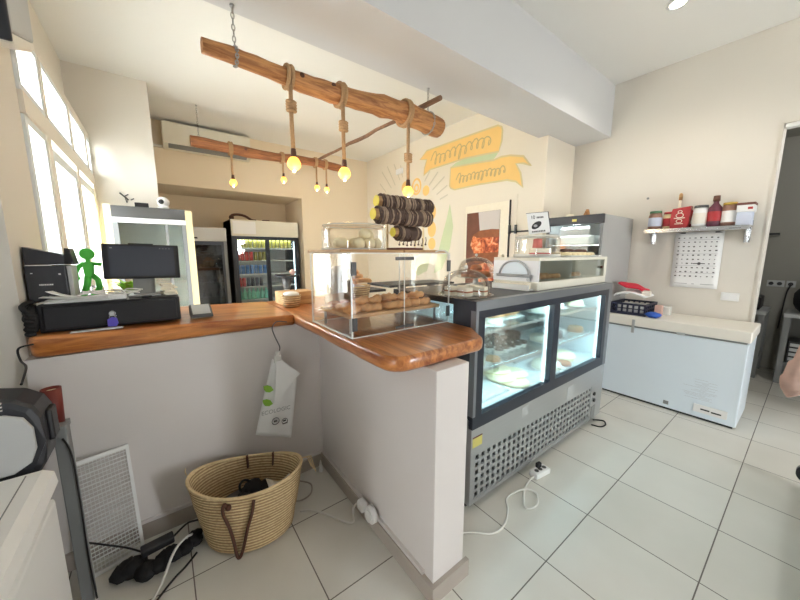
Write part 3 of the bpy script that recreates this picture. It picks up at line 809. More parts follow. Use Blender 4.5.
single(m, 'round_puck', 'black', 'small black round disc on the drawer in front of the monitor foot', 'disc', (-0.07, 2.1, 1.274))
m = MB()
for k in range(5):
    a = [( -0.30+0.05*k+random.uniform(-.03, .03), 2.09+random.uniform(-.02, .08), 1.31+random.uniform(-.012, .012)) for k in range(5)]
    m.tube(bez(a, 5), 0.0035, 5)
single(m, 'till_cables', 'cable_white', 'tangle of thin white cables behind the papers on the cash drawer', 'cables', (-0.25, 2.12, 1.3))
# green figure
t = thing('green_figure', 'flat green figurine standing with bent arms left of the monitor', 'figurine', (-0.29, 2.27, 1.2735))
fy0, fy1 = 2.258, 2.282
m = MB().prism(arc(-0.279, 1.497, 0.030, 0, 360, 20)[:-1], 1, fy0, fy1, 0.003)
m.prism([(-0.302, 1.455), (-0.256, 1.455), (-0.262, 1.395), (-0.268, 1.375), (-0.297, 1.375), (-0.300, 1.40)], 1, fy0, fy1, 0.003)
m.prism([(-0.288, 1.475), (-0.270, 1.475), (-0.270, 1.45), (-0.288, 1.45)], 1, fy0, fy1)
part(m, 'body', 'green_plastic', t)
m = MB().tube([(-0.298, 2.27, 1.446), (-0.318, 2.27, 1.43), (-0.332, 2.27, 1.40), (-0.330, 2.27, 1.372), (-0.318, 2.27, 1.368)], 0.011, 8)
part(m, 'arm', 'green_plastic', t)
m = MB().tube([(-0.260, 2.27, 1.446), (-0.245, 2.27, 1.444), (-0.228, 2.27, 1.440)], 0.010, 8)
part(m, 'arm', 'green_plastic', t)
m = MB().tube([(-0.288, 2.27, 1.38), (-0.296, 2.27, 1.33), (-0.312, 2.27, 1.285)], 0.015, 8).box(-0.335, -0.30, fy0, fy1, 1.2737, 1.29, 0.004)
part(m, 'leg', 'green_plastic', t)
m = MB().tube([(-0.270, 2.27, 1.385), (-0.250, 2.27, 1.36), (-0.248, 2.27, 1.32), (-0.262, 2.27, 1.285)], 0.014, 8).box(-0.285, -0.245, fy0, fy1, 1.2737, 1.29, 0.004)
part(m, 'leg', 'green_plastic', t)
t.location.x -= 0.022; t.location.y += 0.06
# leafy plant behind the monitor
t = thing('potted_plant', 'small potted plant with bright green leaves behind the monitor', 'plant', (-0.15, 2.56, 1.146))
part(MB().lathe([(0, 1.1465), (0.04, 1.1465), (0.05, 1.22), (0.045, 1.22), (0, 1.21)], (-0.15, 2.56, 0), 20), 'pot', 'white_paint', t)
m = MB()
for k in range(20):
    a = random.uniform(0, 2*PI); l = random.uniform(0.08, 0.13); h = random.uniform(0.06, 0.14); wd = random.uniform(0.012, 0.022)
    def lf(u, v, a=a, l=l, h=h, wd=wd):
        s = math.sin(PI*u)*wd*(2*v-1); r = l*u
        return (-0.15+r*math.cos(a)-s*math.sin(a), 2.56+r*math.sin(a)*0.8+s*math.cos(a), 1.21+h*math.sin(u*1.9))
    m.sheet(lf, 6, 2)
part(m, 'leaves', 'leaf', t)
# card terminal
t = thing('card_terminal', 'small grey card terminal with tilted screen on the wooden counter', 'card terminal', (0.17, 2.13, 1.14))
part(MB().prism([(2.085, 1.1385), (2.20, 1.1385), (2.205, 1.195), (2.195, 1.20), (2.085, 1.153)], 0, 0.112, 0.222, 0.005), 'body', 'dark_grey', t)
tm = frame((0.167, 2.138, 1.1785), (1, 0, 0), (0, 0.11, 0.047))
part(MB().box(-0.044, 0.044, -0.05, 0.052, -0.0, 0.0015, mtx=tm), 'screen', 'light_grey', t, 'pale grey screen')

# ------------------------------------------------------------------ acrylic pastry case on the corner
AX0, AX1, AY0, AY1, AZ0, AZ1 = 0.665, 1.284, 1.235, 1.70, 1.1145, 1.497
t = thing('acrylic_case', 'clear acrylic bakery case with hinged doors on the counter corner', 'display case', (0.97, 1.46, AZ0))
th = 0.005
part(MB().box(AX0, AX0+th, AY0, AY1, AZ0, AZ1), 'side_panel', 'acrylic', t)
part(MB().box(AX1-th, AX1, AY0, AY1, AZ0, AZ1), 'side_panel', 'acrylic', t)
part(MB().box(AX0+th, AX1-th, AY1-th, AY1, AZ0, AZ1), 'back_panel', 'acrylic', t)
part(MB().box(AX0, AX1, AY0, AY1, AZ1, AZ1+th), 'top_panel', 'acrylic', t)
part(MB().box(AX0+th, AX1-th, AY0+th, AY1-th, AZ0, AZ0+0.004), 'base_panel', 'acrylic', t)
xm = 0.965
for a, b in ((AX0+th, xm-0.002), (xm+0.002, AX1-th)):
    d = part(MB().box(a, b, AY0, AY0+th, AZ0+0.006, AZ1-0.002), 'door', 'acrylic', t)
    part(MB().box(a if a > 0.8 else b-0.055, a+0.055 if a > 0.8 else b, AY0-0.004, AY0-0.0005, AZ0+0.012, AZ0+0.026).box(a if a > 0.8 else b-0.055, a+0.055 if a > 0.8 else b, AY0-0.004, AY0-0.0005, AZ1-0.03, AZ1-0.014), 'catch', 'dark_grey', d, 'grey catch strips')
for hx in (AX0+0.002, AX1-0.026):
    for hz in (AZ0+0.035, AZ1-0.095):
        part(MB().box(hx, hx+0.024, AY0-0.006, AY0-0.0005, hz, hz+0.06, 0.002).cyl((hx+(0.001 if hx < 0.9 else 0.023), AY0-0.004, hz), (hx+(0.001 if hx < 0.9 else 0.023), AY0-0.004, hz+0.06), 0.004, n=8), 'hinge', 'dark_grey', t)
e = MB()
for x in (AX0+0.002, AX1-0.002):
    for y in (AY0+0.002, AY1-0.002):
        e.box(x-0.0028, x+0.0028, y-0.0028, y+0.0028, AZ0, AZ1)
for y in (AY0+0.002, AY1-0.002): e.box(AX0, AX1, y-0.0025, y+0.0025, AZ1+0.001, AZ1+0.006).box(AX0, AX1, y-0.0025, y+0.0025, AZ0, AZ0+0.005)
for x in (AX0+0.002, AX1-0.002): e.box(x-0.0025, x+0.0025, AY0, AY1, AZ1+0.001, AZ1+0.006).box(x-0.0025, x+0.0025, AY0, AY1, AZ0, AZ0+0.005)
e.box(xm-0.002, xm+0.002, AY0, AY0+0.004, AZ0, AZ1)
part(e, 'polished_edges', 'acrylic_edge', t, 'bright polished edges')
part(MB().tube(bez([(AX1-0.09, AY0+0.02, AZ1+0.012), (AX1-0.06, AY0+0.02, AZ1+0.018), (AX1-0.01, AY0+0.02, AZ1+0.012), (AX1+0.006, AY0+0.02, AZ1-0.02), (AX1+0.006, AY0+0.02, AZ1-0.10)], 5), 0.004, 6), 'corner_clip', 'acrylic_edge', t)
t = thing('wooden_tray', 'wooden shelf tray of pastries inside the acrylic case', 'tray', (0.97, 1.45, 1.2))
part(MB().box(0.68, 1.265, 1.29, 1.62, 1.195, 1.212, 0.003), 'board', 'board_wood', t)
m = MB()
for x in (0.70, 1.245):
    for y in (1.31, 1.60): m.cyl((x, y, 1.1188), (x, y, 1.195), 0.008, n=10)
part(m, 'feet', 'steel', t)
proto = None
def bun(x, y, z, rz, kind, lab, grp):
    m = MB(local=True)
    if kind == 'croissant':
        pts = [(0.05*math.sin(a), 0.035*(1-math.cos(a)), 0.016) for a in [(-1.3+2.6*i/8) for i in range(9)]]
        m.tube(pts, [0.006, 0.010, 0.019, 0.016, 0.025, 0.016, 0.019, 0.010, 0.006], 10)
        return single(m, 'croissant', 'bread', lab, 'croissant', (x, y, z), grp, rz)
    m.lathe([(0, 0.0), (0.03, 0.0), (0.036, 0.012), (0.028, 0.026), (0.012, 0.032), (0, 0.033)], (0, 0, 0), 14, 1.2, 0.9)
    return single(m, 'bread_roll', 'bread_dark', lab, 'bread roll', (x, y, z), grp, rz)
c0 = bun(0.73, 1.33, 1.2135, 0.3, 'croissant', 'golden croissant in the row on the wooden tray in the acrylic case', 'croissants on the wooden tray')
k = 0
for i in range(8):
    for j in range(2):
        if i == 0 and j == 0: continue
        copy_tree(c0, (0.735+0.066*i+random.uniform(-.008, .008), 1.335+0.105*j, 1.2135), random.uniform(-0.7, 0.7))
b0 = bun(0.73, 1.555, 1.2135, 0, 'roll', 'brown bread roll at the back of the wooden tray', 'rolls at the back of the tray')
for i in range(1, 7): copy_tree(b0, (0.73+0.08*i, 1.555+random.uniform(-.01, .01), 1.2135), random.uniform(0, 3))
for i in range(5):
    copy_tree(c0, (0.79+0.09*i, 1.36+random.uniform(-.01, .02), 1.252), random.uniform(-0.9, 0.9), 'golden croissant piled on top of the row in the acrylic case')['group'] = 'croissants piled on top'
# basket of twisted pastries behind
t = thing('bread_basket', 'shallow tan basket of twisted pastries behind the acrylic case on the counter', 'basket', (1.10, 2.03, 1.1145))
part(MB().lathe([(0, 1.1145), (0.105, 1.1145), (0.135, 1.27), (0.128, 1.27), (0.10, 1.125), (0, 1.124)], (1.10, 2.03, 0), 28, 1.05, 0.9), 'body', 'straw', t)
part(MB().lathe([(0, 1.125), (0.10, 1.125), (0.12, 1.255), (0.06, 1.275), (0, 1.28)], (1.10, 2.03, 0), 24, 1.0, 0.86), 'lining', 'paper', t, 'white paper lining')
m = MB(local=True).tube(bez([(-0.07, 0, 0.012), (-0.03, 0.02, 0.02), (0.03, -0.01, 0.022), (0.075, 0.015, 0.014)], 4), 0.016, 9)
tw = single(m, 'twisted_pastry', 'bread', 'golden twisted pastry heaped in the basket behind the acrylic case', 'pastry', (1.05, 1.99, 1.28), 'twisted pastries in the basket', 0.3)
for (x, y, z, r) in [(1.13, 2.03, 1.285, 0.7), (1.07, 2.08, 1.285, -0.3), (1.04, 2.03, 1.285, 1.2), (1.15, 1.96, 1.285, 0.1), (1.09, 2.0, 1.318, 0.5), (1.11, 2.05, 1.318, -0.4), (1.09, 2.03, 1.35, 0.2)]:
    copy_tree(tw, (x, y, z), r)
m = MB().lathe([(0, 1.1145), (0.11, 1.1145), (0.125, 1.2), (0.12, 1.30), (0.09, 1.395), (0.045, 1.42), (0.0, 1.42)], (0.905, 1.84, 0), 18, 0.72, 0.8)
for v in m.bm.verts: v.co += Vector((random.uniform(-.007, .007), random.uniform(-.007, .007), 0))
single(m, 'bread_bag', 'paper_bag', 'rumpled grey-brown bag standing behind the acrylic case at its left end', 'bag', (0.905, 1.84, 1.1145))
t = thing('woven_basket', 'small round woven basket with a white cloth behind the corner of the counter', 'basket', (0.745, 2.2, 1.1145))
part(MB().lathe([(0, 1.1175), (0.055, 1.1175), (0.07, 1.20), (0.064, 1.20), (0, 1.13)], (0.745, 2.30, 0), 20), 'body', 'straw', t)
part(MB().ball((0.745, 2.30, 1.205), 0.058, sz=0.35, jit=0.1), 'cloth', 'paper', t, 'white cloth')
m = MB().box(0.70, 0.95, 2.36, 2.55, 1.1145, 1.21, 0.004)
single(m, 'wooden_crate', 'board_wood', 'low pale wooden box on the counter behind the grey-brown bag', 'box', (0.82, 2.45, 1.1145))

# boards, dome and bracelet stand on top of the acrylic case
ZT = 1.5035
m = MB().box(0.635, 0.985, 1.27, 1.66, ZT, ZT+0.014, 0.003)
single(m, 'serving_board', 'board_wood', 'wooden board under the clear dome of dough balls', 'board', (0.81, 1.46, ZT))
m = MB().box(0.995, 1.285, 1.27, 1.56, ZT, ZT+0.014, 0.003)
single(m, 'bracelet_board', 'board_wood', 'wooden board under the bracelet stand', 'board', (1.14, 1.42, ZT))
ZB = ZT+0.0145
t = thing('cake_dome', 'clear round plastic dome over dough balls on top of the acrylic case', 'dome', (0.805, 1.45, ZB))
part(MB().lathe([(0.162, ZB), (0.164, ZB+0.10), (0.158, ZB+0.118), (0.14, ZB+0.126), (0, ZB+0.128)], (0.805, 1.45, 0), 40), 'cover', 'dome_plastic', t)
part(MB().tube([(0.805+0.164*math.cos(a), 1.45+0.164*math.sin(a), ZB+0.004) for a in [2*PI*i/40 for i in range(40)]], 0.003, 6, True).tube([(0.805+0.156*math.cos(a), 1.45+0.156*math.sin(a), ZB+0.119) for a in [2*PI*i/40 for i in range(40)]], 0.0025, 6, True), 'rim', 'acrylic_edge', t)
m = MB(local=True).ball((0, 0, 0.03), 0.031, sz=0.95, jit=0.02, seg=16, ring=10)
db = single(m, 'dough_ball', 'dough', 'pale dough ball heaped under the clear dome', 'dough ball', (0.78, 1.36, ZB), 'dough balls under the dome')
for (x, y, z) in [(0.72, 1.42, 0), (0.845, 1.37, 0), (0.905, 1.40, 0), (0.80, 1.44, 0), (0.87, 1.46, 0), (0.74, 1.50, 0), (0.835, 1.52, 0), (0.845, 1.415, 0.05), (0.90, 1.47, 0.045)]:
    copy_tree(db, (x, y, ZB+z))
t = thing('bracelet_stand', 'wooden bracelet stand with three horizontal rods on the acrylic case', 'stand', (1.12, 1.42, ZB))
rods = [(0.91, 1.29, 1.40, 1.765, 0.027), (0.845, 1.215, 1.33, 1.690, 0.026), (0.985, 1.165, 1.36, 1.610, 0.023)]
for (x0, x1, y, z, r) in rods:
    p = part(MB().cyl((x0, y, z), (x1, y, z), r, n=20), 'rod', 'board_wood', t)
    part(MB().cyl((x0-0.0025, y, z), (x0-0.0002, y, z), r*1.05, n=20), 'rod_sun_disc', 'dowel_sun_tint', p, 'rod end with sunlight painted on in yellow')  # yellow disc paints the sunlight falling on the wooden end
m = MB()
for x, z in ((1.005, 1.762), (1.265, 1.765)): m.box(x-0.004, x+0.004, 1.436, 1.444, ZB, z)
m.box(1.20, 1.207, 1.436, 1.444, ZB, 1.67)
for (x, z, y) in ((1.005, 1.69, 1.33), (1.005, 1.61, 1.36), (1.20, 1.69, 1.33), (1.155, 1.61, 1.36), (1.005, 1.765, 1.40), (1.265, 1.765, 1.40)): m.box(x-0.003, x+0.003, y, 1.44, z-0.004, z+0.004)
part(m, 'posts', 'wood_cream', t)
part(MB().box(1.0, 1.17, 1.33, 1.45, ZB, ZB+0.012, 0.003), 'base', 'maroon', t, 'dark red-brown base')
def ring_mesh(r, tr, mt):
    m = MB(local=True)
    m.tube([(random.uniform(-.002, .002), r*math.cos(a)*random.uniform(.96, 1.04), r*math.sin(a)*random.uniform(.96, 1.04)) for a in [2*PI*i/18 for i in range(18)]], tr, 6, True)
    return m
for nm, (x0, x1, y, z, r) in zip(('top', 'middle', 'lowest'), rods):
    protos = []
    for mt, cn in (('cord_brown', 'dark brown'), ('cord_tan', 'tan')):
        for q in range(2):
            rr = r+0.0095+0.003*q
            o = single(ring_mesh(rr, 0.0052, mt), 'cord_bracelet', mt, '%s cord bracelet threaded on the %s rod of the bracelet stand' % (cn, nm), 'bracelet', (x0+0.022+0.0095*len(protos), y, z-0.005*q), '%s bracelets on the %s rod' % (cn, nm))
            protos.append(o)
    n = int((x1-x0-0.028)/0.0095)
    for i in range(4, n):
        o = random.choice(protos[:2]*2+protos[2:])
        copy_tree(o, (x0+0.022+0.0095*i, y, z-random.uniform(0, 0.007)-0.001))
m = MB(local=True).tube([(0, 0, 0), (0.003, 0, -0.02), (-0.002, 0, -0.036)], 0.0022, 5).ball((-0.002, 0, -0.04), 0.0055)
ch = single(m, 'charm', 'cord_brown', 'little charm dangling below the lowest rod of bracelets', 'charm', (1.01, 1.335, 1.585), 'charms under the bracelets')
for i in range(1, 8): copy_tree(ch, (1.01+0.026*i, 1.335, 1.585+random.uniform(-.004, .004)))

# ------------------------------------------------------------------ display fridge
FX0, FX1, FY0, FY1, FZ = 1.30, 3.10, 1.055, 1.80, 1.25
t = thing('display_fridge', 'long steel pastry display fridge with lit glass front and perforated base', 'display fridge', (2.2, 1.43, 0))
part(MB().box(FX0+0.03, FX1-0.03, FY0+0.05, FY1-0.03, 0.0, 0.05), 'plinth', 'dark_grey', t)
m = MB().box(FX0, FX1, FY0+0.02, FY1, 0.05, 0.575)
m.box(FX0, FX1, FY0, FY0+0.02, 0.36, 0.525).box(FX0, FX1, FY0, FY0+0.02, 0.05, 0.075).box(FX0, FX0+0.035, FY0, FY0+0.02, 0.075, 0.36).box(2.875, FX1, FY0, FY0+0.02, 0.075, 0.36)
part(m, 'base_cabinet', 'steel', t)
part(MB().box(FX0+0.036, 2.874, FY0+0.016, FY0+0.0195, 0.076, 0.359), 'grille_backing', 'black', t)
m = MB()
gx0, gx1, gz0, gz1 = FX0+0.036, 2.874, 0.076, 0.359
nx, nz = 29, 6
px_, pz_ = (gx1-gx0)/nx, (gz1-gz0)/nz
for i in range(nx+1):
    w_ = 0.0125
    m.box(gx0+i*px_-(w_ if i else 0), gx0+i*px_+(w_ if i < nx else 0), FY0+0.004, FY0+0.014, gz0, gz1)
for j in range(nz+1):
    w_ = 0.0095
    m.box(gx0, gx1, FY0+0.0035, FY0+0.0135, gz0+j*pz_-(w_ if j else 0), gz0+j*pz_+(w_ if j < nz else 0))
part(m, 'perforated_grille', 'steel', t)
m = MB().box(FX0, FX1, FY0-0.004, FY0+0.03, 0.525, 0.60).box(FX0, FX1-0.06, FY0-0.002, FY0+0.03, 1.155, 1.198).box(FX0+0.02, FX0+0.075, FY0-0.004, FY0+0.03, 0.60, 1.155).box(2.125, 2.205, FY0-0.004, FY0+0.03, 0.60, 1.155).box(2.98, 3.04, FY0-0.004, FY0+0.03, 0.60, 1.155)
m.box(FX0-0.001, FX0+0.006, FY0+0.0, FY0+0.16, 0.58, 1.25)
part(m, 'door_frames', 'frame_black', t, 'black door frames')
m = MB().box(FX0, FX1, FY0-0.006, FY0+0.04, 1.198, 1.25).box(3.04, FX1, FY0-0.006, FY0+0.04, 0.525, 1.198).box(FX0-0.002, FX0+0.02, FY0-0.005, FY0+0.03, 0.60, 1.198)
part(m, 'steel_trim', 'dark_steel', t)
part(MB().box(FX0+0.007, FX1, FY0+0.04, FY1, 1.215, 1.25), 'top_slab', 'charcoal', t)
for a, b in ((FX0+0.075, 2.125), (2.205, 2.98)):
    part(MB().box(a, b, FY0+0.012, FY0+0.017, 0.60, 1.155), 'glass_door', 'clear_glass', t)
    m = MB().box(b-0.042, b-0.03, FY0+0.02, FY0+0.03, 0.60, 1.155)
    part(m, 'light_strip', 'led', t, 'white vertical light strip')
part(MB().box(FX0+0.1, FX1-0.1, FY0+0.05, FY0+0.06, 1.19, 1.205), 'light_strip', 'led', t)
part(MB().box(FX0+0.001, FX0+0.006, FY0+0.16, FY1-0.04, 0.58, 1.21), 'side_glass', 'clear_glass', t)
part(MB().box(FX1-0.02, FX1, FY0+0.04, FY1-0.04, 0.576, 1.214).box(FX0+0.007, FX1-0.02, FY1-0.04, FY1-0.01, 0.576, 1.214), 'rear_panels', 'white_gloss', t, 'white inner panels')
part(MB().box(FX0+0.007, FX1-0.02, FY0+0.04, FY1-0.04, 0.576, 0.59), 'deck', 'white_gloss', t)
for z in (0.806, 1.034):
    s_ = part(MB().box(FX0+0.012, FX1-0.022, FY0+0.07, FY1-0.06, z, z+0.007), 'glass_shelf', 'clear_glass', t)
    part(MB().box(FX0+0.012, FX1-0.022, FY0+0.067, FY0+0.0695, z-0.004, z+0.013), 'shelf_edge', 'acrylic_edge', s_)
for sx, sz in ((2.935, 0.282), (2.94, 0.222)): part(MB().cyl((sx, FY0+0.001, sz), (sx, FY0-0.01, sz), 0.016, n=16), 'switch', 'black', t, 'round black switch')
part(MB().box(2.90, 2.975, FY0-0.003, FY0, 0.055, 0.17), 'service_panel', 'mid_grey', t)
part(MB().box(1.80, 1.875, FY0-0.0015, FY0, 0.435, 0.505), 'sticker', 'light_grey', t, 'pale square sticker')
part(MB().box(2.42, 2.52, FY0-0.0015, FY0, 0.375, 0.475), 'sticker', 'light_grey', t, 'larger pale sticker')
part(MB().box(FX0+0.012, FX0+0.095, FY0-0.0015, FY0, 0.41, 0.465), 'energy_sticker', 'yellow', t, 'yellow sticker')
part(MB().box(FX0+0.012, FX0+0.095, FY0-0.0015, FY0, 0.467, 0.474), 'red_sticker', 'maroon', t, 'red-brown sticker line')
for k in range(4):
    d = bpy.data.lights.new('fridge_lamp', 'AREA'); d.shape = 'RECTANGLE'; d.size = 0.8; d.size_y = 0.04; d.energy = 3.0 if k < 2 else 2.6; d.color = (0.5, 0.86, 1.0)
    o = bpy.data.objects.new('fridge_lamp', d); COL.objects.link(o)
    o.location = (1.72 if k % 2 == 0 else 2.6, FY0+0.08, 1.185 if k < 2 else 0.80); o.rotation_euler = (math.radians(25), 0, 0)

# contents, top shelf to deck
def plate(m, x, y, z, r): m.lathe([(0, z), (r*0.7, z), (r, z+0.012), (r*0.95, z+0.014), (r*0.68, z+0.004), (0, z+0.004)], (x, y, 0), 24)
def cake(name, x, y, z, r, h, mt, lab, plate_r=None, group=None, topmt=None):
    t = thing(name, lab, 'cake', (x, y, z), group)
    zz = z
    if plate_r:
        m = MB(); plate(m, x, y, z, plate_r); part(m, 'plate', 'white_gloss', t); zz = z+0.0045
    part(MB().lathe([(0, zz), (r, zz), (r*1.02, zz+h*0.6), (r*0.93, zz+h), (0, zz+h*1.03)], (x, y, 0), 24), 'cake_body', mt, t)
    if topmt:
        m = MB()
        for i in range(10):
            a = 2*PI*i/10; m.ball((x+r*0.75*math.cos(a), y+r*0.75*math.sin(a), zz+h), r*0.13, sz=0.8)
        part(m, 'topping', topmt, t)
    return t
Z1, Z2, Z0 = 1.0415, 0.8135, 0.5905
cake('tart', 1.50, 1.25, Z1, 0.075, 0.045, 'bread', 'golden orange tart at the left of the top fridge shelf', 0.095)
m = MB().box(1.74, 2.10, 1.25, 1.60, Z1, Z1+0.012, 0.003); single(m, 'cake_tray', 'off_white', 'pale tray with rolled pastries on the top fridge shelf', 'tray', (1.92, 1.42, Z1))
m = MB(local=True).tube([(-0.07, 0, 0.024), (0.07, 0, 0.024)], 0.023, 12)
sr = single(m, 'rolled_pastry', 'bread', 'rolled pastry on the pale tray of the top fridge shelf', 'pastry', (1.84, 1.31, Z1+0.0125), 'rolled pastries on the pale tray')
for (x, y) in [(2.01, 1.31), (1.84, 1.39), (2.01, 1.39), (1.84, 1.47), (2.01, 1.47)]: copy_tree(sr, (x, y, Z1+0.0125))
m = MB(local=True).box(-0.02, 0.02, -0.001, 0.001, 0, 0.035)
pt = single(m, 'price_tag', 'dark_grey', 'small dark price tag hanging from the top of the fridge behind the left glass', 'price tag', (1.44, 1.12, 1.155), 'price tags behind the left glass')
for x in (1.50, 1.56, 1.62): copy_tree(pt, (x, 1.12, 1.155))
cake('layer_cake', 2.34, 1.28, Z1, 0.085, 0.05, 'cream_cake', 'round cream cake at the left of the right half of the top shelf', 0.12)
cake('layer_cake', 2.62, 1.30, Z1, 0.07, 0.06, 'cream_cake', 'pale cream cake in the middle of the right half of the top shelf', 0.11)
m = MB().box(2.40, 2.85, 1.42, 1.66, Z1, Z1+0.05, 0.01); single(m, 'sheet_cake', 'mid_grey', 'dark sheet cake at the back of the right half of the top shelf', 'cake', (2.62, 1.54, Z1))
# middle shelf
cake('meringue_cake', 1.50, 1.24, Z2, 0.085, 0.05, 'cream_cake', 'white meringue cake on a plate at the left of the middle shelf', 0.13, topmt='cream_cake')
t0 = thing('cupcake', 'dark chocolate cupcake in a white cup in the rows on the middle shelf', 'cupcake', (1.80, 1.25, Z2), 'cupcakes on the middle shelf')
part(MB().lathe([(0, Z2), (0.022, Z2), (0.03, Z2+0.032), (0, Z2+0.032)], (1.80, 1.25, 0), 16), 'cup', 'white_paint', t0)
part(MB().lathe([(0, Z2+0.0325), (0.031, Z2+0.0325), (0.028, Z2+0.05), (0, Z2+0.058)], (1.80, 1.25, 0), 16), 'top', 'choco', t0)
for i in range(5):
    for j in range(5):
        if i == 0 and j == 0: continue
        copy_tree(t0, (1.80+0.072*i, 1.25+0.08*j, Z2))
cake('fruit_cake', 1.52, 1.50, Z2, 0.10, 0.05, 'choco', 'dark cake behind the meringue cake on the middle shelf', 0.13)
cake('cream_pie', 2.36, 1.25, Z2, 0.09, 0.04, 'cream_cake', 'flat cream pie at the front of the right half of the middle shelf', 0.12)
cake('cream_pie', 2.68, 1.32, Z2, 0.09, 0.035, 'white_paint', 'white iced pie in the right half of the middle shelf', 0.12)
m = MB().box(2.30, 2.90, 1.46, 1.68, Z2, Z2+0.03, 0.006); single(m, 'steel_tray', 'steel', 'steel tray at the back of the right half of the middle shelf', 'tray', (2.6, 1.57, Z2))
# deck
m = MB().box(1.38, 1.78, 1.14, 1.62, Z0, Z0+0.02, 0.004)
single(m, 'paper_tray', 'white_gloss', 'wide white tray lined with paper on the fridge deck', 'tray', (1.58, 1.38, Z0))
pr = None
for k, (x, y, z) in enumerate([(1.93, 1.20, 0), (1.95, 1.36, 0.0), (2.02, 1.27, 0.023), (1.88, 1.28, 0.023), (1.96, 1.45, 0.023), (1.93, 1.36, 0.046)]):
    if pr is None:
        m = MB(local=True).lathe([(0, 0), (0.095, 0), (0.105, 0.010), (0.098, 0.02), (0.07, 0.022), (0, 0.022)], (0, 0, 0), 28)
        pr = single(m, 'flat_pie', 'dough', 'round flat pie in the overlapping stack on the fridge deck', 'pie', (x, y, Z0+z), 'flat pies on the deck')
    else: copy_tree(pr, (x, y, Z0+z))
cake('quiche', 2.40, 1.22, Z0, 0.11, 0.045, 'cream_cake', 'pale quiche in the right half of the fridge deck', 0.14)
cake('quiche', 2.72, 1.26, Z0, 0.11, 0.05, 'dough', 'yellowish quiche at the right end of the fridge deck', 0.14)
m = MB().box(2.28, 2.92, 1.42, 1.66, Z0, Z0+0.06, 0.006); single(m, 'steel_pan', 'steel', 'shallow steel pan at the back of the right half of the deck', 'pan', (2.6, 1.55, Z0))

cake('cheese_cake', 2.86, 1.24, Z1, 0.065, 0.05, 'dough', 'yellowish cake at the right end of the top shelf', 0.09)
cake('cheese_cake', 2.86, 1.22, Z2, 0.06, 0.05, 'bread', 'golden cake at the right end of the middle shelf', 0.085)
cake('choco_cake', 2.52, 1.22, Z2, 0.05, 0.06, 'choco', 'small dark cake between the two pies of the middle shelf', 0.07)
cake('choco_cake', 2.22, 1.42, Z2, 0.06, 0.06, 'choco', 'dark cake behind the middle post on the middle shelf', 0.085)
cake('tart', 1.64, 1.18, Z2, 0.045, 0.03, 'bread', 'little golden tart beside the meringue cake on the middle shelf', 0.06)
cake('tart', 1.66, 1.20, Z1, 0.055, 0.035, 'cream_cake', 'small cream tart next to the orange tart on the top shelf', 0.075)
cake('fruit_tart', 2.56, 1.16, Z0, 0.055, 0.03, 'bread_dark', 'small brown tart between the two quiches on the deck', 0.075)

# power strip and cords on the floor in front
t = thing('power_strip', 'short white power strip on the tiles in front of the display fridge', 'power strip', (1.95, 0.985, 0))
pm = Matrix.Translation((1.95, 0.985, 0)) @ Matrix.Rotation(math.radians(-8), 4, 'Z')
part(MB().box(-0.07, 0.07, -0.032, 0.032, 0.001, 0.04, 0.006, mtx=pm), 'body', 'white_paint', t)
m = MB()
for (x, y) in ((-0.035, -0.0), (0.0, 0.0), (0.04, 0.0)): m.cyl(pm @ Vector((x, y, 0.0395)), pm @ Vector((x, y, 0.0408)), 0.015, n=14)
part(m, 'sockets', 'dark_grey', t, 'dark round sockets')
part(MB().box(-0.015, 0.025, 0.005, 0.03, 0.042, 0.075, 0.006, mtx=pm), 'black_plug', 'black', t, 'black plug')
part(MB().tube(bez([(1.88, 0.99, 0.015), (1.80, 0.985, 0.007), (1.70, 0.95, 0.007), (1.60, 0.88, 0.007), (1.67, 0.85, 0.007), (1.76, 0.90, 0.0075), (1.72, 0.965, 0.014), (1.58, 0.99, 0.009), (1.50, 0.93, 0.007), (1.40, 0.885, 0.007), (1.30, 0.89, 0.007), (1.22, 0.96, 0.007), (1.1, 1.04, 0.007)], 8), 0.006, 7), 'cord', 'cable_white', t)
m = MB().tube(bez([(2.96, 1.05, 0.03), (3.03, 1.045, 0.008), (3.06, 1.0, 0.007), (3.0, 0.965, 0.007), (2.93, 0.98, 0.007), (2.90, 1.04, 0.01)], 8), 0.006, 7)
single(m, 'black_lead', 'cable_black', 'black cable loop at the right foot of the display fridge', 'cable', (2.98, 1.0, 0))

# ------------------------------------------------------------------ on top of the display fridge
ZF = 1.2505
def slice_stack(x, y, z, n, lab, grp):
    m = MB(local=True); m.mi = 0; m.box(-0.028, 0.028, -0.035, 0.035, 0, 0.022, 0.003)
    m.mi = 1; m.box(-0.0285, 0.0285, -0.0355, 0.0355, 0.0222, 0.030, 0.002); m.mi = 0; m.box(-0.028, 0.028, -0.035, 0.035, 0.0302, 0.052, 0.003)
    return single(m, 'cake_slice', ['cream_cake', 'bread_dark'], lab, 'cake slice', (x, y, z), grp)
def domed_plate(cx, cy, z, r, h, lab, foot=0):
    t = thing('domed_plate', lab, 'cake plate', (cx, cy, z))
    zp = z+foot
    if foot: part(MB().lathe([(0, z), (r*0.5, z), (r*0.14, z+0.015), (r*0.12, zp-0.01), (r*0.3, zp), (0, zp)], (cx, cy, 0), 24), 'foot', 'acrylic_edge', t)
    part(MB().lathe([(0, zp), (r*0.8, zp), (r, zp+0.01), (r*0.98, zp+0.013), (r*0.78, zp+0.005), (0, zp+0.005)], (cx, cy, 0), 36), 'plate', 'dome_plastic', t)
    rd = r*0.86
    part(MB().lathe([(rd, zp+0.014), (rd*0.99, zp+0.014+h*0.35), (rd*0.86, zp+0.014+h*0.68), (rd*0.6, zp+0.014+h*0.88), (rd*0.25, zp+0.014+h*0.98), (0, zp+0.014+h)], (cx, cy, 0), 36), 'dome', 'dome_plastic', t)
    part(MB().ball((cx, cy, zp+h+0.026), 0.012), 'knob', 'acrylic_edge', t)
    return zp+0.006
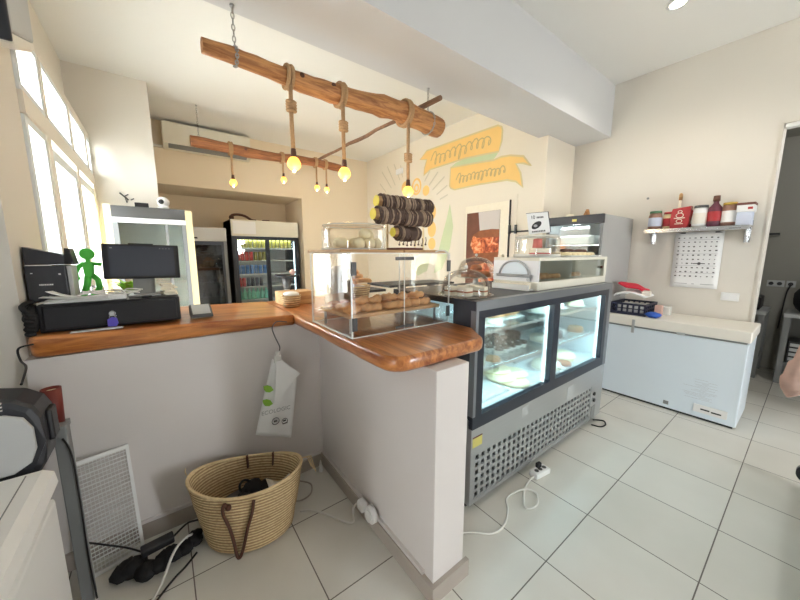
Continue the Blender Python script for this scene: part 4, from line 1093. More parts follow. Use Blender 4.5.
zp = domed_plate(1.43, 1.245, ZF, 0.165, 0.145, 'clear domed plate of layered slices on the left end of the fridge top')
s0 = slice_stack(1.375, 1.20, zp, 0, 'layered cream slice under the left dome on the fridge', 'slices under the left dome')
for (x, y, r) in [(1.475, 1.17, 0.3), (1.36, 1.29, -0.2), (1.45, 1.28, 0.5), (1.52, 1.25, 0)]: copy_tree(s0, (x, y, zp), r)
m = MB(local=True).lathe([(0, 0), (0.036, 0), (0.038, 0.025), (0.03, 0.04), (0, 0.045)], (0, 0, 0), 14)
q0 = single(m, 'muffin', 'choco', 'dark brownie bun under the left dome on the fridge', 'bun', (1.43, 1.36, zp), 'brownie buns under the left dome')
copy_tree(q0, (1.51, 1.335, zp))
zp = domed_plate(1.99, 1.63, ZF, 0.165, 0.15, 'raised clear domed plate with brown buns behind the pastry case', 0.06)
m = MB(local=True).lathe([(0, 0), (0.042, 0), (0.046, 0.02), (0.034, 0.042), (0, 0.05)], (0, 0, 0), 16)
q0 = single(m, 'sweet_bun', 'bread_dark', 'brown bun under the raised dome on the fridge', 'bun', (1.92, 1.58, zp), 'buns under the raised dome')
for (x, y) in [(2.01, 1.56), (1.93, 1.67), (2.03, 1.67), (1.98, 1.62)]: copy_tree(q0, (x, y, zp if (x, y) != (1.98, 1.62) else zp+0.05))
m = MB().box(2.22, 2.26, 1.56, 1.60, ZF, ZF+0.24, 0.006)
single(m, 'carton', 'cream_cake', 'slim pale carton behind the pastry case beside the raised dome', 'carton', (2.24, 1.58, ZF))

CX0, CX1, CY0, CY1, CZ1 = 1.985, 3.085, 1.105, 1.46, 1.472
t = thing('pastry_case', 'long white pastry case with clear front on top of the display fridge', 'pastry case', (2.53, 1.28, ZF))
part(MB().box(CX0, CX1, CY0, CY1, ZF, ZF+0.058, 0.006), 'base', 'warm_white', t)
m = MB().box(CX0, CX1, CY0, CY0+0.02, CZ1-0.022, CZ1).box(CX0, CX1, CY1-0.03, CY1, CZ1-0.022, CZ1).box(CX0, CX0+0.02, CY0+0.02, CY1-0.03, CZ1-0.022, CZ1).box(CX1-0.04, CX1, CY0+0.02, CY1-0.03, CZ1-0.022, CZ1)
part(m, 'top_frame', 'warm_white', t)
part(MB().box(CX0+0.02, CX1-0.04, CY0+0.02, CY1-0.03, CZ1-0.004, CZ1), 'top_pane', 'clear_glass', t)
part(MB().box(CX0, CX0+0.012, CY0, CY1, ZF+0.058, CZ1-0.022), 'end_panel', 'white_gloss', t)
part(MB().box(CX1-0.05, CX1, CY0, CY1, ZF+0.058, CZ1-0.022), 'end_panel', 'warm_white', t)
part(MB().box(CX0+0.012, CX1-0.05, CY1-0.012, CY1, ZF+0.058, CZ1-0.022), 'back_panel', 'warm_white', t)
part(MB().box(CX0+0.012, CX1-0.05, CY0+0.012, CY0+0.016, ZF+0.058, CZ1-0.022), 'front_pane', 'clear_glass', t)
part(MB().box(CX0+0.50, CX0+0.508, CY0+0.02, CY1-0.02, ZF+0.058, CZ1-0.022), 'divider', 'acrylic_edge', t)
part(MB().cyl((CX1-0.09, CY0+0.011, 1.385), (CX1-0.09, CY0-0.002, 1.385), 0.012, n=12), 'catch_knob', 'leather', t, 'small brown knob')
# end hatch with arched handle and bread slot
ay = 1.285
part(MB().tube([(CX0-0.010, ay-0.115*math.cos(a), 1.352+0.10*math.sin(a)) for a in [PI*i/20 for i in range(21)]], 0.007, 8).tube([(CX0-0.012, ay-0.14, 1.352), (CX0-0.012, ay+0.14, 1.352)], 0.005, 8).tube([(CX0-0.012, ay-0.14, 1.340), (CX0-0.012, ay+0.14, 1.340)], 0.003, 6), 'arched_handle', 'steel', t, 'grey arched handle')
part(MB().prism([(ay-0.10*math.cos(a), 1.355+0.085*math.sin(a)) for a in [PI*i/20 for i in range(21)]], 0, CX0-0.006, CX0-0.0005), 'hatch', 'white_enamel', t)
part(MB().cyl((CX0-0.001, ay-0.115, 1.325), (CX0-0.012, ay-0.115, 1.325), 0.014, n=16), 'lock', 'steel', t)
part(MB().box(CX0-0.06, CX0-0.001, ay-0.15, ay+0.14, ZF+0.001, ZF+0.012, 0.003).box(CX0-0.06, CX0-0.055, ay-0.15, ay+0.14, ZF+0.012, ZF+0.04), 'slot_tray', 'acrylic_edge', t)
m = MB(local=True).box(-0.018, 0.018, -0.007, 0.007, 0, 0.038, 0.003)
pk = single(m, 'wrapped_biscuit', 'cream_cake', 'wrapped pale biscuit standing in the slot tray at the case end', 'biscuit', (CX0-0.03, ay-0.13, ZF+0.0125), 'biscuits in the slot tray')
for i in range(1, 15): copy_tree(pk, (CX0-0.03, ay-0.13+0.018*i, ZF+0.0125))
m = MB(local=True).ball((0, 0, 0.02), 0.026, sx=1.25, sz=0.75, jit=0.05)
pk = single(m, 'small_roll', 'bread', 'small baked roll in the row inside the white pastry case', 'roll', (CX0+0.10, 1.22, ZF+0.059), 'rolls inside the pastry case')
for i in range(1, 20): copy_tree(pk, (CX0+0.10+0.072*(i % 10)+(0.05 if i % 10 > 5 else 0), 1.21+0.09*(i//10), ZF+0.059), random.uniform(0, 3))
m = MB().box(2.50, 3.06, 1.14, 1.34, CZ1+0.001, CZ1+0.012, 0.003)
single(m, 'flat_tray', 'acrylic_edge', 'flat tray of biscuits on top of the white pastry case', 'tray', (2.78, 1.28, CZ1))
m = MB(local=True).lathe([(0, 0), (0.034, 0), (0.038, 0.010), (0.028, 0.022), (0, 0.026)], (0, 0, 0), 14)
pk = single(m, 'biscuit', 'dough', 'flat round biscuit on the tray on top of the pastry case', 'biscuit', (2.55, 1.20, CZ1+0.0125), 'biscuits on the flat tray')
for i in range(1, 12): copy_tree(pk, (2.55+0.083*(i % 6), 1.20+0.08*(i//6), CZ1+0.0125+(0)), 0)
m = MB(local=True).lathe([(0, 0), (0.034, 0), (0.038, 0.010), (0.028, 0.022), (0, 0.026)], (0, 0, 0), 14)
pk = single(m, 'biscuit', 'choco', 'dark biscuit laid on the pale ones on top of the pastry case', 'biscuit', (2.59, 1.24, CZ1+0.04), 'dark biscuits on the flat tray')
for (x, y) in [(2.68, 1.24), (2.84, 1.24), (2.93, 1.25)]: copy_tree(pk, (x, y, CZ1+0.04))
t = thing('cake_cover', 'clear round cake cover with a cake inside on top of the pastry case', 'cake cover', (2.25, 1.285, CZ1))
part(MB().lathe([(0, CZ1+0.001), (0.16, CZ1+0.001), (0.165, CZ1+0.012), (0, CZ1+0.012)], (2.26, 1.285, 0), 32), 'plate', 'acrylic_edge', t)
part(MB().lathe([(0.158, CZ1+0.0125), (0.158, CZ1+0.125), (0.15, CZ1+0.15), (0.13, CZ1+0.163), (0, CZ1+0.168)], (2.26, 1.285, 0), 40), 'cover', 'dome_plastic', t)
part(MB().tube([(2.26+0.152*math.cos(a), 1.285+0.152*math.sin(a), CZ1+0.15) for a in [2*PI*i/40 for i in range(40)]], 0.004, 6, True).tube([(2.26+0.16*math.cos(a), 1.285+0.16*math.sin(a), CZ1+0.018) for a in [2*PI*i/40 for i in range(40)]], 0.004, 6, True), 'rim', 'acrylic_edge', t)
t = thing('layer_cake', 'pink layered cake slice under the round cover on the pastry case', 'cake', (2.25, 1.25, CZ1+0.0125))
z = CZ1+0.0125
m = MB(); m.mi = 0; m.lathe([(0, z), (0.075, z), (0.075, z+0.02), (0, z+0.02)], (2.25, 1.25, 0), 24); m.mi = 1; m.lathe([(0, z+0.0202), (0.075, z+0.0202), (0.075, z+0.032), (0, z+0.032)], (2.25, 1.25, 0), 24)
m.mi = 2; m.lathe([(0, z+0.0322), (0.075, z+0.0322), (0.07, z+0.052), (0, z+0.054)], (2.25, 1.25, 0), 24)
part(m, 'layers', ['pink_cake', 'cream_cake', 'cream_cake'], t)
part(MB().lathe([(0, z+0.055), (0.035, z+0.055), (0.03, z+0.12), (0, z+0.125)], (2.24, 1.27, 0), 16), 'upper_tier', 'pink_cake', t)
# sign leaning on the cover
t = thing('price_card', 'white card with black drawing standing on the clear cake cover', 'sign', (2.2, 1.27, CZ1+0.17))
zc = CZ1+0.1685
sgm = frame((2.19, 1.245, zc+0.072), (0.88, -0.41, 0.10), (0.16, 0.09, 0.98))
part(MB().box(-0.085, 0.085, -0.072, 0.076, -0.002, 0.002, mtx=sgm), 'card', 'paper', t)
part(MB().box(0.0852, 0.092, -0.072, 0.078, -0.02, 0.002, mtx=sgm).box(-0.085, 0.085, 0.0762, 0.079, -0.006, 0.002, mtx=sgm), 'edge', 'charcoal', t, 'dark edge')
m = MB()
m.ball((0, 0, 0), 1, seg=16, ring=8)
for v in m.bm.verts: v.co = sgm @ Vector((-0.018+v.co.x*0.042, -0.012+v.co.y*0.024+v.co.x*0.014, 0.0022+v.co.z*0.0006))
part(m, 'drawing', 'black', t)
m = MB(); m.ball((0, 0, 0), 1, seg=14, ring=6)
for v in m.bm.verts: v.co = sgm @ Vector((-0.028+v.co.x*0.016, -0.016+v.co.y*0.01, 0.003+v.co.z*0.0004))
part(m, 'drawing_light', 'ink_pale', t)
m = MB().box(-0.05, -0.02, 0.035, 0.06, 0.002, 0.0028, mtx=sgm)
m = MB()
x = -0.01
for wd in (0.008, 0.01, 0.007, 0.009, 0.008): m.box(x, x+wd, 0.036, 0.048, 0.002, 0.0028, mtx=sgm); x += wd+0.003
x = -0.06
for wd in (0.01, 0.008, 0.012, 0.007, 0.01, 0.011, 0.009, 0.01): m.box(x, x+wd, -0.062, -0.051, 0.002, 0.0028, mtx=sgm); x += wd+0.004
part(m, 'small_lettering', 'ink_grey', t)
text_part('10', 0.036, 'number', 'black', t, sgm @ Matrix.Translation((-0.04, 0.045, 0.0022)))

# ------------------------------------------------------------------ tall glass-front cabinet in the recess
t = thing('glass_cabinet', 'upright grey glass-front cabinet standing in the recess behind the display fridge', 'cabinet', (3.9, 1.64, 0))
OX, OY0, OY1, OZ = 3.52, 1.325, 1.90, 1.885
part(MB().box(OX+0.012, 4.33, OY0, OY0+0.02, 0.0, OZ).box(OX+0.012, 4.33, OY1-0.02, OY1, 0.0, OZ).box(4.30, 4.33, OY0+0.02, OY1-0.02, 0, OZ).box(OX+0.03, 4.30, OY0+0.02, OY1-0.02, OZ-0.03, OZ).box(OX+0.03, 4.30, OY0+0.02, OY1-0.02, 0.0, 0.95), 'body', 'panel_grey', t)
part(MB().box(OX, OX+0.03, OY0-0.002, OY1+0.002, OZ-0.085, OZ+0.005, 0.003), 'header', 'charcoal', t, 'dark header strip')
part(MB().box(OX-0.002, OX, 1.58, 1.625, OZ-0.055, OZ-0.03), 'lit_display', 'yellow', t, 'small yellow display')
part(MB().box(OX, OX+0.012, OY0, OY0+0.02, 0.95, OZ-0.086).box(OX, OX+0.012, OY1-0.035, OY1, 0.95, OZ-0.086).box(OX, OX+0.012, OY0+0.035, OY1-0.035, 0.95, 1.0), 'door_frame', 'mid_grey', t)
part(MB().box(OX+0.004, OX+0.008, OY0+0.036, OY1-0.036, 1.0, OZ-0.087), 'door_glass', 'clear_glass', t)
for z in (1.30, 1.58):
    part(MB().box(OX+0.04, 4.28, OY0+0.03, OY1-0.03, z, z+0.008), 'wire_shelf', 'steel_bright', t)
for k, (x, y, z, sx, sy, sz, mt, lab) in enumerate([(3.68, 1.62, 1.589, 0.10, 0.20, 0.10, 'white_paint', 'white plastic tub on the upper shelf of the grey glass cabinet'), (3.68, 1.62, 1.309, 0.10, 0.22, 0.14, 'off_white', 'pale boxes on the lower shelf of the grey glass cabinet')]):
    single(MB().box(x-sx, x+sx, y-sy, y+sy, z, z+sz, 0.02), 'storage_tub', mt, lab, 'tub', (x, y, z))
d = bpy.data.lights.new('cabinet_lamp', 'POINT'); d.energy = 3; d.shadow_soft_size = 0.05; d.color = (0.85, 0.95, 1)
o = bpy.data.objects.new('cabinet_lamp', d); COL.objects.link(o); o.location = (3.62, 1.62, 1.77)
m = MB().prism([(1.50, OZ+0.006), (1.56, OZ+0.006), (1.53, OZ+0.07), (1.515, OZ+0.07)], 0, 3.60, 3.64, 0.004)
single(m, 'wooden_ornament', 'log_wood', 'small brown wedge standing on top of the grey glass cabinet', 'ornament', (3.62, 1.53, OZ+0.005))
m = MB().ball((3.62, 1.70, OZ+0.02), 0.028, sy=1.6, sz=0.7)
single(m, 'pale_ornament', 'cream_cake', 'small pale lump on top of the grey glass cabinet', 'ornament', (3.62, 1.70, OZ+0.005))

# ------------------------------------------------------------------ chest freezer and what lies on it
t = thing('chest_freezer', 'long white chest freezer with cream lid against the right wall', 'freezer', (4.08, 0.78, 0))
RX, RX1, RY0, RY1 = 3.79, 4.355, 0.262, 1.312
part(MB().box(RX, RX1, RY0, RY1, 0.02, 0.752, 0.008), 'body', 'white_enamel', t)
part(MB().box(RX+0.02, RX1-0.02, RY0+0.02, RY1-0.02, 0.0, 0.02), 'feet', 'black', t)
part(MB().box(RX-0.008, RX1, RY0-0.012, RY1, 0.768, 0.865, 0.012, 3), 'lid', 'cream_lid', t, 'cream coloured lid')
part(MB().box(RX+0.012, RX1-0.01, RY0+0.012, RY1-0.01, 0.752, 0.768), 'seal', 'mid_grey', t)
part(MB().box(RX-0.014, RX-0.008, 1.05, 1.075, 0.70, 0.835, 0.003), 'latch', 'steel', t)
part(MB().box(RX-0.012, RX-0.0, 0.66, 0.72, 0.752, 0.775, 0.003), 'handle', 'light_grey', t)
m = MB().box(RX-0.006, RX-0.0, 0.32, 0.54, 0.07, 0.145, 0.004)
g = part(m, 'vent_plate', 'white_paint', t)
part(MB().box(RX-0.008, RX-0.0065, 0.43, 0.49, 0.10, 0.112).box(RX-0.008, RX-0.0065, 0.355, 0.42, 0.095, 0.107), 'vent_slots', 'black', g)
part(MB().box(RX-0.003, RX-0.0, 0.715, 0.755, 0.055, 0.09, 0.001), 'drain_cap', 'mid_grey', t)
m = MB()
for i in range(16):
    y = 0.42+random.uniform(-.03, .05); m.box(RX-0.0008, RX-0.0, y, y+random.uniform(0.06, 0.2), 0.19+0.012*i, 0.1915+0.012*i)
part(m, 'scratches', 'light_grey', t)
ZL = 0.8655
t = thing('plastic_crate', 'dark blue plastic crate on the left end of the chest freezer', 'crate', (4.02, 1.15, ZL))
def crate_side(m, a, b, fixed, ax):
    n = 6
    for z0, z1 in ((ZL, ZL+0.03), (ZL+0.06, ZL+0.07), (ZL+0.10, ZL+0.12)):
        if ax == 0: m.box(fixed-0.005, fixed+0.005, a, b, z0, z1)
        else: m.box(a, b, fixed-0.005, fixed+0.005, z0, z1)
    for i in range(n+1):
        c = a+(b-a)*i/n
        if ax == 0: m.box(fixed-0.0055, fixed+0.0055, c-0.008, c+0.008, ZL, ZL+0.12)
        else: m.box(c-0.008, c+0.008, fixed-0.0055, fixed+0.0055, ZL, ZL+0.12)
m = MB()
crate_side(m, 1.0, 1.30, 3.86, 0); crate_side(m, 1.0, 1.30, 4.22, 0); crate_side(m, 3.86, 4.22, 1.0, 1); crate_side(m, 3.86, 4.22, 1.30, 1)
part(m, 'lattice_sides', 'navy_plastic', t)
part(MB().box(3.862, 4.218, 1.002, 1.298, ZL, ZL+0.006), 'base', 'navy_plastic', t)
m = MB().box(3.90, 4.18, 1.03, 1.27, ZL+0.0065, ZL+0.095, 0.006)
single(m, 'white_carton', 'paper', 'white carton inside the dark blue crate', 'carton', (4.04, 1.15, ZL+0.0065))
m = MB().sheet(lambda u, v: (3.88+0.30*u, 1.02+0.27*v, ZL+0.15+0.08*math.sin(2.2*v+0.5)+0.02*math.sin(9*u)*v), 10, 10, 0.012)
single(m, 'white_bag', 'paper', 'slumped white paper bag lying across the dark blue crate', 'bag', (4.03, 1.16, ZL+0.12))
m = MB().sheet(lambda u, v: (3.90+0.24*u, 1.05+0.22*v, ZL+0.255+0.06*v+0.012*math.sin(7*v+4*u)), 8, 8, 0.014)
single(m, 'red_packet', 'red_cloth', 'bright red folded packet on top of the white bag in the crate', 'packet', (4.02, 1.16, ZL+0.22))
m = MB().box(3.93, 3.98, 0.99, 1.07, ZL+0.20, ZL+0.25, 0.008, mtx=None)
single(m, 'grey_pouch', 'off_white', 'small grey-white pouch at the right end of the red packet', 'pouch', (3.95, 1.02, ZL+0.17))
m = MB().ball((3.86, 0.93, ZL+0.03), 0.055, sx=0.8, sy=1.2, sz=0.55, jit=0.12)
single(m, 'blue_cloth', 'blue_cloth', 'crumpled blue cloth on the freezer lid right of the crate', 'cloth', (3.86, 0.93, ZL))
m = MB().box(4.00, 4.06, 0.90, 0.96, ZL+0.0005, ZL+0.11, 0.006)
single(m, 'brown_packet', 'pale_pink', 'small pinkish packet standing behind the blue cloth', 'packet', (4.03, 0.93, ZL))
m = MB().box(4.12, 4.2, 0.86, 0.94, ZL+0.0005, ZL+0.09, 0.01)
single(m, 'clear_tub', 'acrylic_edge', 'small clear plastic tub at the back of the freezer lid', 'tub', (4.16, 0.9, ZL))

# ------------------------------------------------------------------ wall shelf, jars, poster, switch
t = thing('wall_shelf', 'stainless steel wall shelf with triangular brackets above the chest freezer', 'shelf', (4.27, 0.78, 1.74))
part(MB().box(4.15, 4.369, 0.40, 1.165, 1.742, 1.750).box(4.15, 4.156, 0.40, 1.165, 1.712, 1.742).box(4.362, 4.369, 0.40, 1.165, 1.75, 1.80), 'board', 'steel_bright', t)
for y in (0.425, 1.125):
    part(MB().prism([(4.16, 1.740), (4.368, 1.740), (4.368, 1.60), (4.34, 1.60)], 1, y-0.003, y+0.003).box(4.355, 4.368, y-0.02, y+0.02, 1.60, 1.74), 'bracket', 'steel_bright', t)
part(MB().box(4.1485, 4.15, 0.45, 0.53, 1.722, 1.732), 'edge_label', 'mid_grey', t)
ZS = 1.7505
def jar(name, y, x, r, h, bodym, labm, lidm, lab, lidh=0.022):
    t = thing(name, lab, 'jar', (x, y, ZS))
    part(MB().lathe([(0, ZS), (r, ZS), (r*1.02, ZS+h*0.15), (r*1.02, ZS+h*0.82), (r*0.85, ZS+h), (0, ZS+h)], (x, y, 0), 24), 'body', bodym, t)
    part(MB().lathe([(r*1.03, ZS+h*0.18), (r*1.035, ZS+h*0.2), (r*1.035, ZS+h*0.7), (r*1.03, ZS+h*0.72)], (x, y, 0), 24), 'paper_label', labm, t)
    part(MB().lathe([(0, ZS+h), (r*0.92, ZS+h), (r*0.92, ZS+h+lidh), (0, ZS+h+lidh)], (x, y, 0), 24), 'lid', lidm, t)
jar('glass_jar', 1.095, 4.22, 0.055, 0.165, 'jar_brown', 'carton_blue', 'lid_green', 'jar with a green lid at the left end of the steel wall shelf')
jar('glass_jar', 0.995, 4.27, 0.045, 0.15, 'wood_cream', 'jar_red', 'jar_red', 'jar with dark red top between the green-lidded jar and the red bag')
t = thing('red_bag', 'red printed bag with pale medallion marks on the steel wall shelf', 'bag', (4.24, 0.89, ZS))
m = MB().prism([(0.83, ZS), (0.965, ZS), (0.97, ZS+0.06), (0.96, ZS+0.165), (0.955, ZS+0.195), (0.815, ZS+0.21), (0.822, ZS+0.165), (0.818, ZS+0.05)], 0, 4.19, 4.28, 0.012)
part(m, 'body', 'jar_red', t)
m = MB()
for (dz, r) in ((0.125, 0.028), (0.07, 0.022), (0.16, 0.016)):
    m.tube([(4.186, 0.892+r*math.cos(a), ZS+dz+r*0.8*math.sin(a)) for a in [2*PI*i/16 for i in range(16)]], 0.0028, 5, True)
m.box(4.185, 4.187, 0.85, 0.935, ZS+0.095, ZS+0.102).box(4.185, 4.187, 0.86, 0.925, ZS+0.04, ZS+0.046)
part(m, 'medallion', 'cream_cake', t, 'pale medallion print')
t = thing('bottle', 'slim bottle with a pale neck behind the red bag on the wall shelf', 'bottle', (4.33, 0.93, ZS))
part(MB().lathe([(0, ZS), (0.026, ZS), (0.026, ZS+0.17), (0.011, ZS+0.23), (0.011, ZS+0.29), (0, ZS+0.29)], (4.325, 0.93, 0), 16), 'glass', 'cream_cake', t)
part(MB().lathe([(0, ZS+0.2905), (0.015, ZS+0.2905), (0.016, ZS+0.345), (0.008, ZS+0.36), (0, ZS+0.36)], (4.325, 0.93, 0), 14), 'stopper', 'board_wood', t)
jar('glass_jar', 0.745, 4.23, 0.056, 0.185, 'white_paint', 'off_white', 'dark_grey', 'large jar with grey lid and white label in the middle of the wall shelf')
jar('glass_jar', 0.79, 4.32, 0.03, 0.16, 'white_paint', 'paper', 'white_paint', 'slim white container between the red bag and the grey-lidded jar')
t = thing('sauce_bottle', 'dark red sauce bottle with brown cap on the wall shelf', 'bottle', (4.23, 0.645, ZS))
part(MB().lathe([(0, ZS), (0.045, ZS), (0.05, ZS+0.02), (0.05, ZS+0.17), (0.02, ZS+0.215), (0.02, ZS+0.235), (0, ZS+0.235)], (4.23, 0.645, 0), 20), 'body', 'jar_dark', t)
part(MB().lathe([(0.0515, ZS+0.05), (0.0515, ZS+0.14)], (4.23, 0.645, 0), 20), 'paper_label', 'jar_red', t)
part(MB().lathe([(0, ZS+0.2355), (0.026, ZS+0.2355), (0.024, ZS+0.285), (0, ZS+0.285)], (4.23, 0.645, 0), 16), 'cap', 'leather', t)
jar('glass_jar', 0.55, 4.24, 0.052, 0.19, 'jar_brown', 'paper', 'lid_yellow', 'jar with a yellow lid beside the cartons on the wall shelf')
m = MB().box(4.18, 4.33, 0.40, 0.495, ZS, ZS+0.115, 0.003); single(m, 'pale_carton', 'carton_blue', 'pale blue carton at the right end of the wall shelf, lower of two', 'carton', (4.25, 0.45, ZS))
t = thing('white_carton', 'white carton with dark brown lid stacked on the pale blue one', 'carton', (4.25, 0.45, ZS+0.1155))
part(MB().box(4.175, 4.33, 0.39, 0.50, ZS+0.1155, ZS+0.175, 0.003), 'box', 'paper', t)
part(MB().box(4.172, 4.333, 0.387, 0.503, ZS+0.1755, ZS+0.195, 0.003), 'lid', 'maroon', t)
part(MB().box(4.1735, 4.175, 0.40, 0.43, ZS+0.135, ZS+0.155), 'print', 'jar_red', t)
t = thing('wall_poster', 'white poster with rows of small dark symbols under the steel wall shelf', 'poster', (4.36, 0.75, 1.45))
PX = 4.352
part(MB().sheet(lambda u, v: (PX+0.012*math.sin(PI*v*0.9)-0.02*v*v*0.3, 0.575+0.365*u-0.002*v, 1.715-0.565*v), 6, 12, 0.0015), 'sheet', 'paper', t)
m = MB()
for j in range(10):
    for i in range(8):
        if j == 6 and i in (4, 5): continue
        y = 0.905-0.041*i+random.uniform(-.003, .003); z = 1.655-0.043*j+random.uniform(-.002, .002); s_ = random.uniform(0.004, 0.0085)
        v = (1.715-z)/0.565; xx = PX+0.012*math.sin(PI*v*0.9)-0.006*v*v-0.0045
        m.box(xx, xx+0.0016, y-s_, y+s_, z-s_*random.uniform(.5, 1), z+s_*random.uniform(.5, 1))
v = (1.715-1.397)/0.565; xx = PX+0.012*math.sin(PI*v*0.9)-0.006*v*v-0.0045
m.box(xx, xx+0.0016, 0.685, 0.775, 1.393, 1.401).ball((xx+0.0012, 0.73, 1.397), 0.014, sx=0.1)
part(m, 'symbols', 'ink_grey', t)
m = MB()
for j, z in enumerate((1.636, 1.495, 1.375, 1.30)):
    v = (1.715-z)/0.565; xx = PX+0.012*math.sin(PI*v*0.9)-0.006*v*v-0.0045
    m.box(xx, xx+0.0014, 0.60, 0.92, z-0.0012, z+0.0012)
for (y0, y1) in ((0.60, 0.70), (0.745, 0.765), (0.80, 0.90)):
    v = (1.715-1.19)/0.565; xx = PX+0.012*math.sin(PI*v*0.9)-0.006*v*v-0.0045
    m.box(xx, xx+0.0014, y0, y1, 1.187, 1.193)
part(m, 'ruled_lines', 'ink_pale', t)
for (y0, y1) in ((0.86, 0.915), (0.585, 0.64)): part(MB().prism([(y0, 1.70), (y1, 1.70), ((y0+y1)/2, 1.712), (y0, 1.712)] if y0 > 0.7 else [(y0, 1.70), (y1, 1.70), (y1, 1.712), ((y0+y1)/2, 1.712)], 0, PX-0.004, PX-0.002), 'corner_tape', 'dark_grey', t, 'dark corner mark')
t = thing('light_switch', 'white rectangular light switch on the wall above the chest freezer', 'switch', (4.36, 0.48, 1.08))
part(MB().box(4.358, 4.3695, 0.415, 0.54, 1.045, 1.125, 0.004), 'plate', 'white_paint', t)
part(MB().box(4.355, 4.3582, 0.43, 0.475, 1.06, 1.11, 0.001).box(4.355, 4.3582, 0.48, 0.525, 1.06, 1.11, 0.001), 'rockers', 'white_gloss', t)
m = MB().cyl((4.3695, 1.22, 2.10), (4.362, 1.22, 2.10), 0.012, n=12)
single(m, 'wall_plug', 'mid_grey', 'small grey screw plug high on the wall right of the glass cabinet', 'wall plug', (4.366, 1.22, 2.1))

# ------------------------------------------------------------------ kitchen seen through the doorway
def steel_table(x0, x1, y0, y1, h, lab):
    t = thing('steel_table', lab, 'table', ((x0+x1)/2, (y0+y1)/2, 0))
    part(MB().box(x0, x1, y0, y1, h-0.04, h), 'table_top', 'light_grey', t)
    for x in (x0+0.03, x1-0.03):
        for y in (y0+0.03, y1-0.03): part(MB().box(x-0.025, x+0.025, y-0.025, y+0.025, 0, h-0.04), 'leg', 'mid_grey', t)
    part(MB().box(x0+0.02, x1-0.02, y0+0.02, y1-0.02, 0.22, 0.25), 'lower_shelf', 'mid_grey', t)
    return t
steel_table(5.62, 6.2, 0.30, 1.05, 0.82, 'steel table left of the gap seen through the doorway')
steel_table(5.62, 6.2, -1.0, 0.165, 0.82, 'steel table at the right edge of the doorway view')
m = MB().box(5.70, 6.1, 0.36, 0.75, 0.8205, 0.98, 0.02).box(5.72, 6.05, 0.40, 0.72, 0.98, 1.03, 0.01)
single(m, 'black_appliance', 'black', 'black appliance on the left steel table in the kitchen', 'appliance', (5.9, 0.5, 0.82))
m = MB().ball((5.85, 0.02, 0.98), 0.16, sz=1.0, sy=0.7, jit=0.05).ball((5.85, -0.02, 1.13), 0.11, sz=0.9, jit=0.05)
single(m, 'dark_sack', 'black_matte', 'dark rounded sack on the right steel table in the kitchen', 'sack', (5.85, 0, 0.82))
t = thing('storage_box', 'black and white box on the lower shelf of the right steel table', 'box', (5.85, 0.03, 0.2505))
part(MB().box(5.68, 6.0, -0.25, 0.10, 0.2505, 0.50, 0.005), 'box', 'black', t)
m = MB()
for k in range(4): m.box(5.675, 5.68, 0.02, 0.085, 0.28+0.055*k, 0.315+0.055*k)
part(m, 'white_labels', 'light_grey', t)
m0 = None
for k, y in enumerate((0.335, 0.265, 0.175)):
    t = thing('wall_socket', ['black wall socket, leftmost of three in the kitchen', 'black wall socket in the middle of three in the kitchen', 'wall socket with a plugged black cable in the kitchen'][k], 'socket', (6.245, y, 1.12))
    part(MB().box(6.238, 6.2495, y-0.04, y+0.035, 1.08, 1.16, 0.002), 'plate', 'light_grey', t)
    part(MB().cyl((6.238, y, 1.12), (6.23, y, 1.12), 0.022, n=14), 'insert', 'black', t)
    if k == 2:
        part(MB().tube(bez([(6.23, y, 1.12), (6.19, y, 1.10), (6.20, y+0.02, 1.0), (6.205, y+0.03, 0.8), (6.21, y+0.04, 0.55)], 6), 0.008, 6), 'cable', 'cable_black', t)
m = MB().box(6.20, 6.249, 0.33, 0.45, 1.73, 1.755)
single(m, 'wall_hook', 'black', 'short black bracket on the dim kitchen wall', 'bracket', (6.23, 0.39, 1.74))
m = MB().cyl((5.0, -0.2, 2.86), (5.0, 1.0, 2.86), 0.03)
d = bpy.data.lights.new('kitchen_light', 'POINT'); d.energy = 14; d.shadow_soft_size = 0.1
o = bpy.data.objects.new('kitchen_light', d); COL.objects.link(o); o.location = (5.0, -0.4, 2.7)
single(m, 'tube_lamp', 'tube_light', 'white tube lamp under the kitchen ceiling', 'lamp', (5.0, 0.4, 2.86))
m = MB().box(4.375, 4.45, -0.74, 0.305, 2.565, 2.598, 0.003)
single(m, 'door_rail', 'white_paint', 'white rail under the head of the doorway', 'rail', (4.4, -0.2, 2.58))
m = MB().tube(bez([(3.175, -0.02, 0.93), (3.18, 0.0, 0.80), (3.19, 0.012, 0.70), (3.19, 0.0, 0.63), (3.18, -0.02, 0.60)], 6), [0.03]*6+[0.045]*6+[0.055]*6+[0.05]*6+[0.01], 12)
single(m, 'cloth_bag', 'pale_pink', 'pale pink cloth bag hanging from the trolley post at the right edge', 'bag', (3.18, 0, 0.6))
# clear glass-sided trolley at the right edge
t = thing('glass_trolley', 'glass-sided trolley edge with a black round knob at the lower right', 'trolley', (2.6, -0.15, 0))
part(MB().box(1.80, 3.14, -0.135, -0.127, 0.03, 0.95), 'glass_side', 'clear_glass', t)
part(MB().box(1.80, 3.14, -0.137, -0.125, 0.0, 0.03), 'base_rail', 'acrylic_edge', t)
part(MB().box(3.14, 3.155, -0.14, -0.122, 0.0, 0.97), 'corner_post', 'light_grey', t)
part(MB().cyl((3.16, -0.125, 0.10), (3.21, -0.125, 0.10), 0.055, n=20), 'wheel', 'black', t)

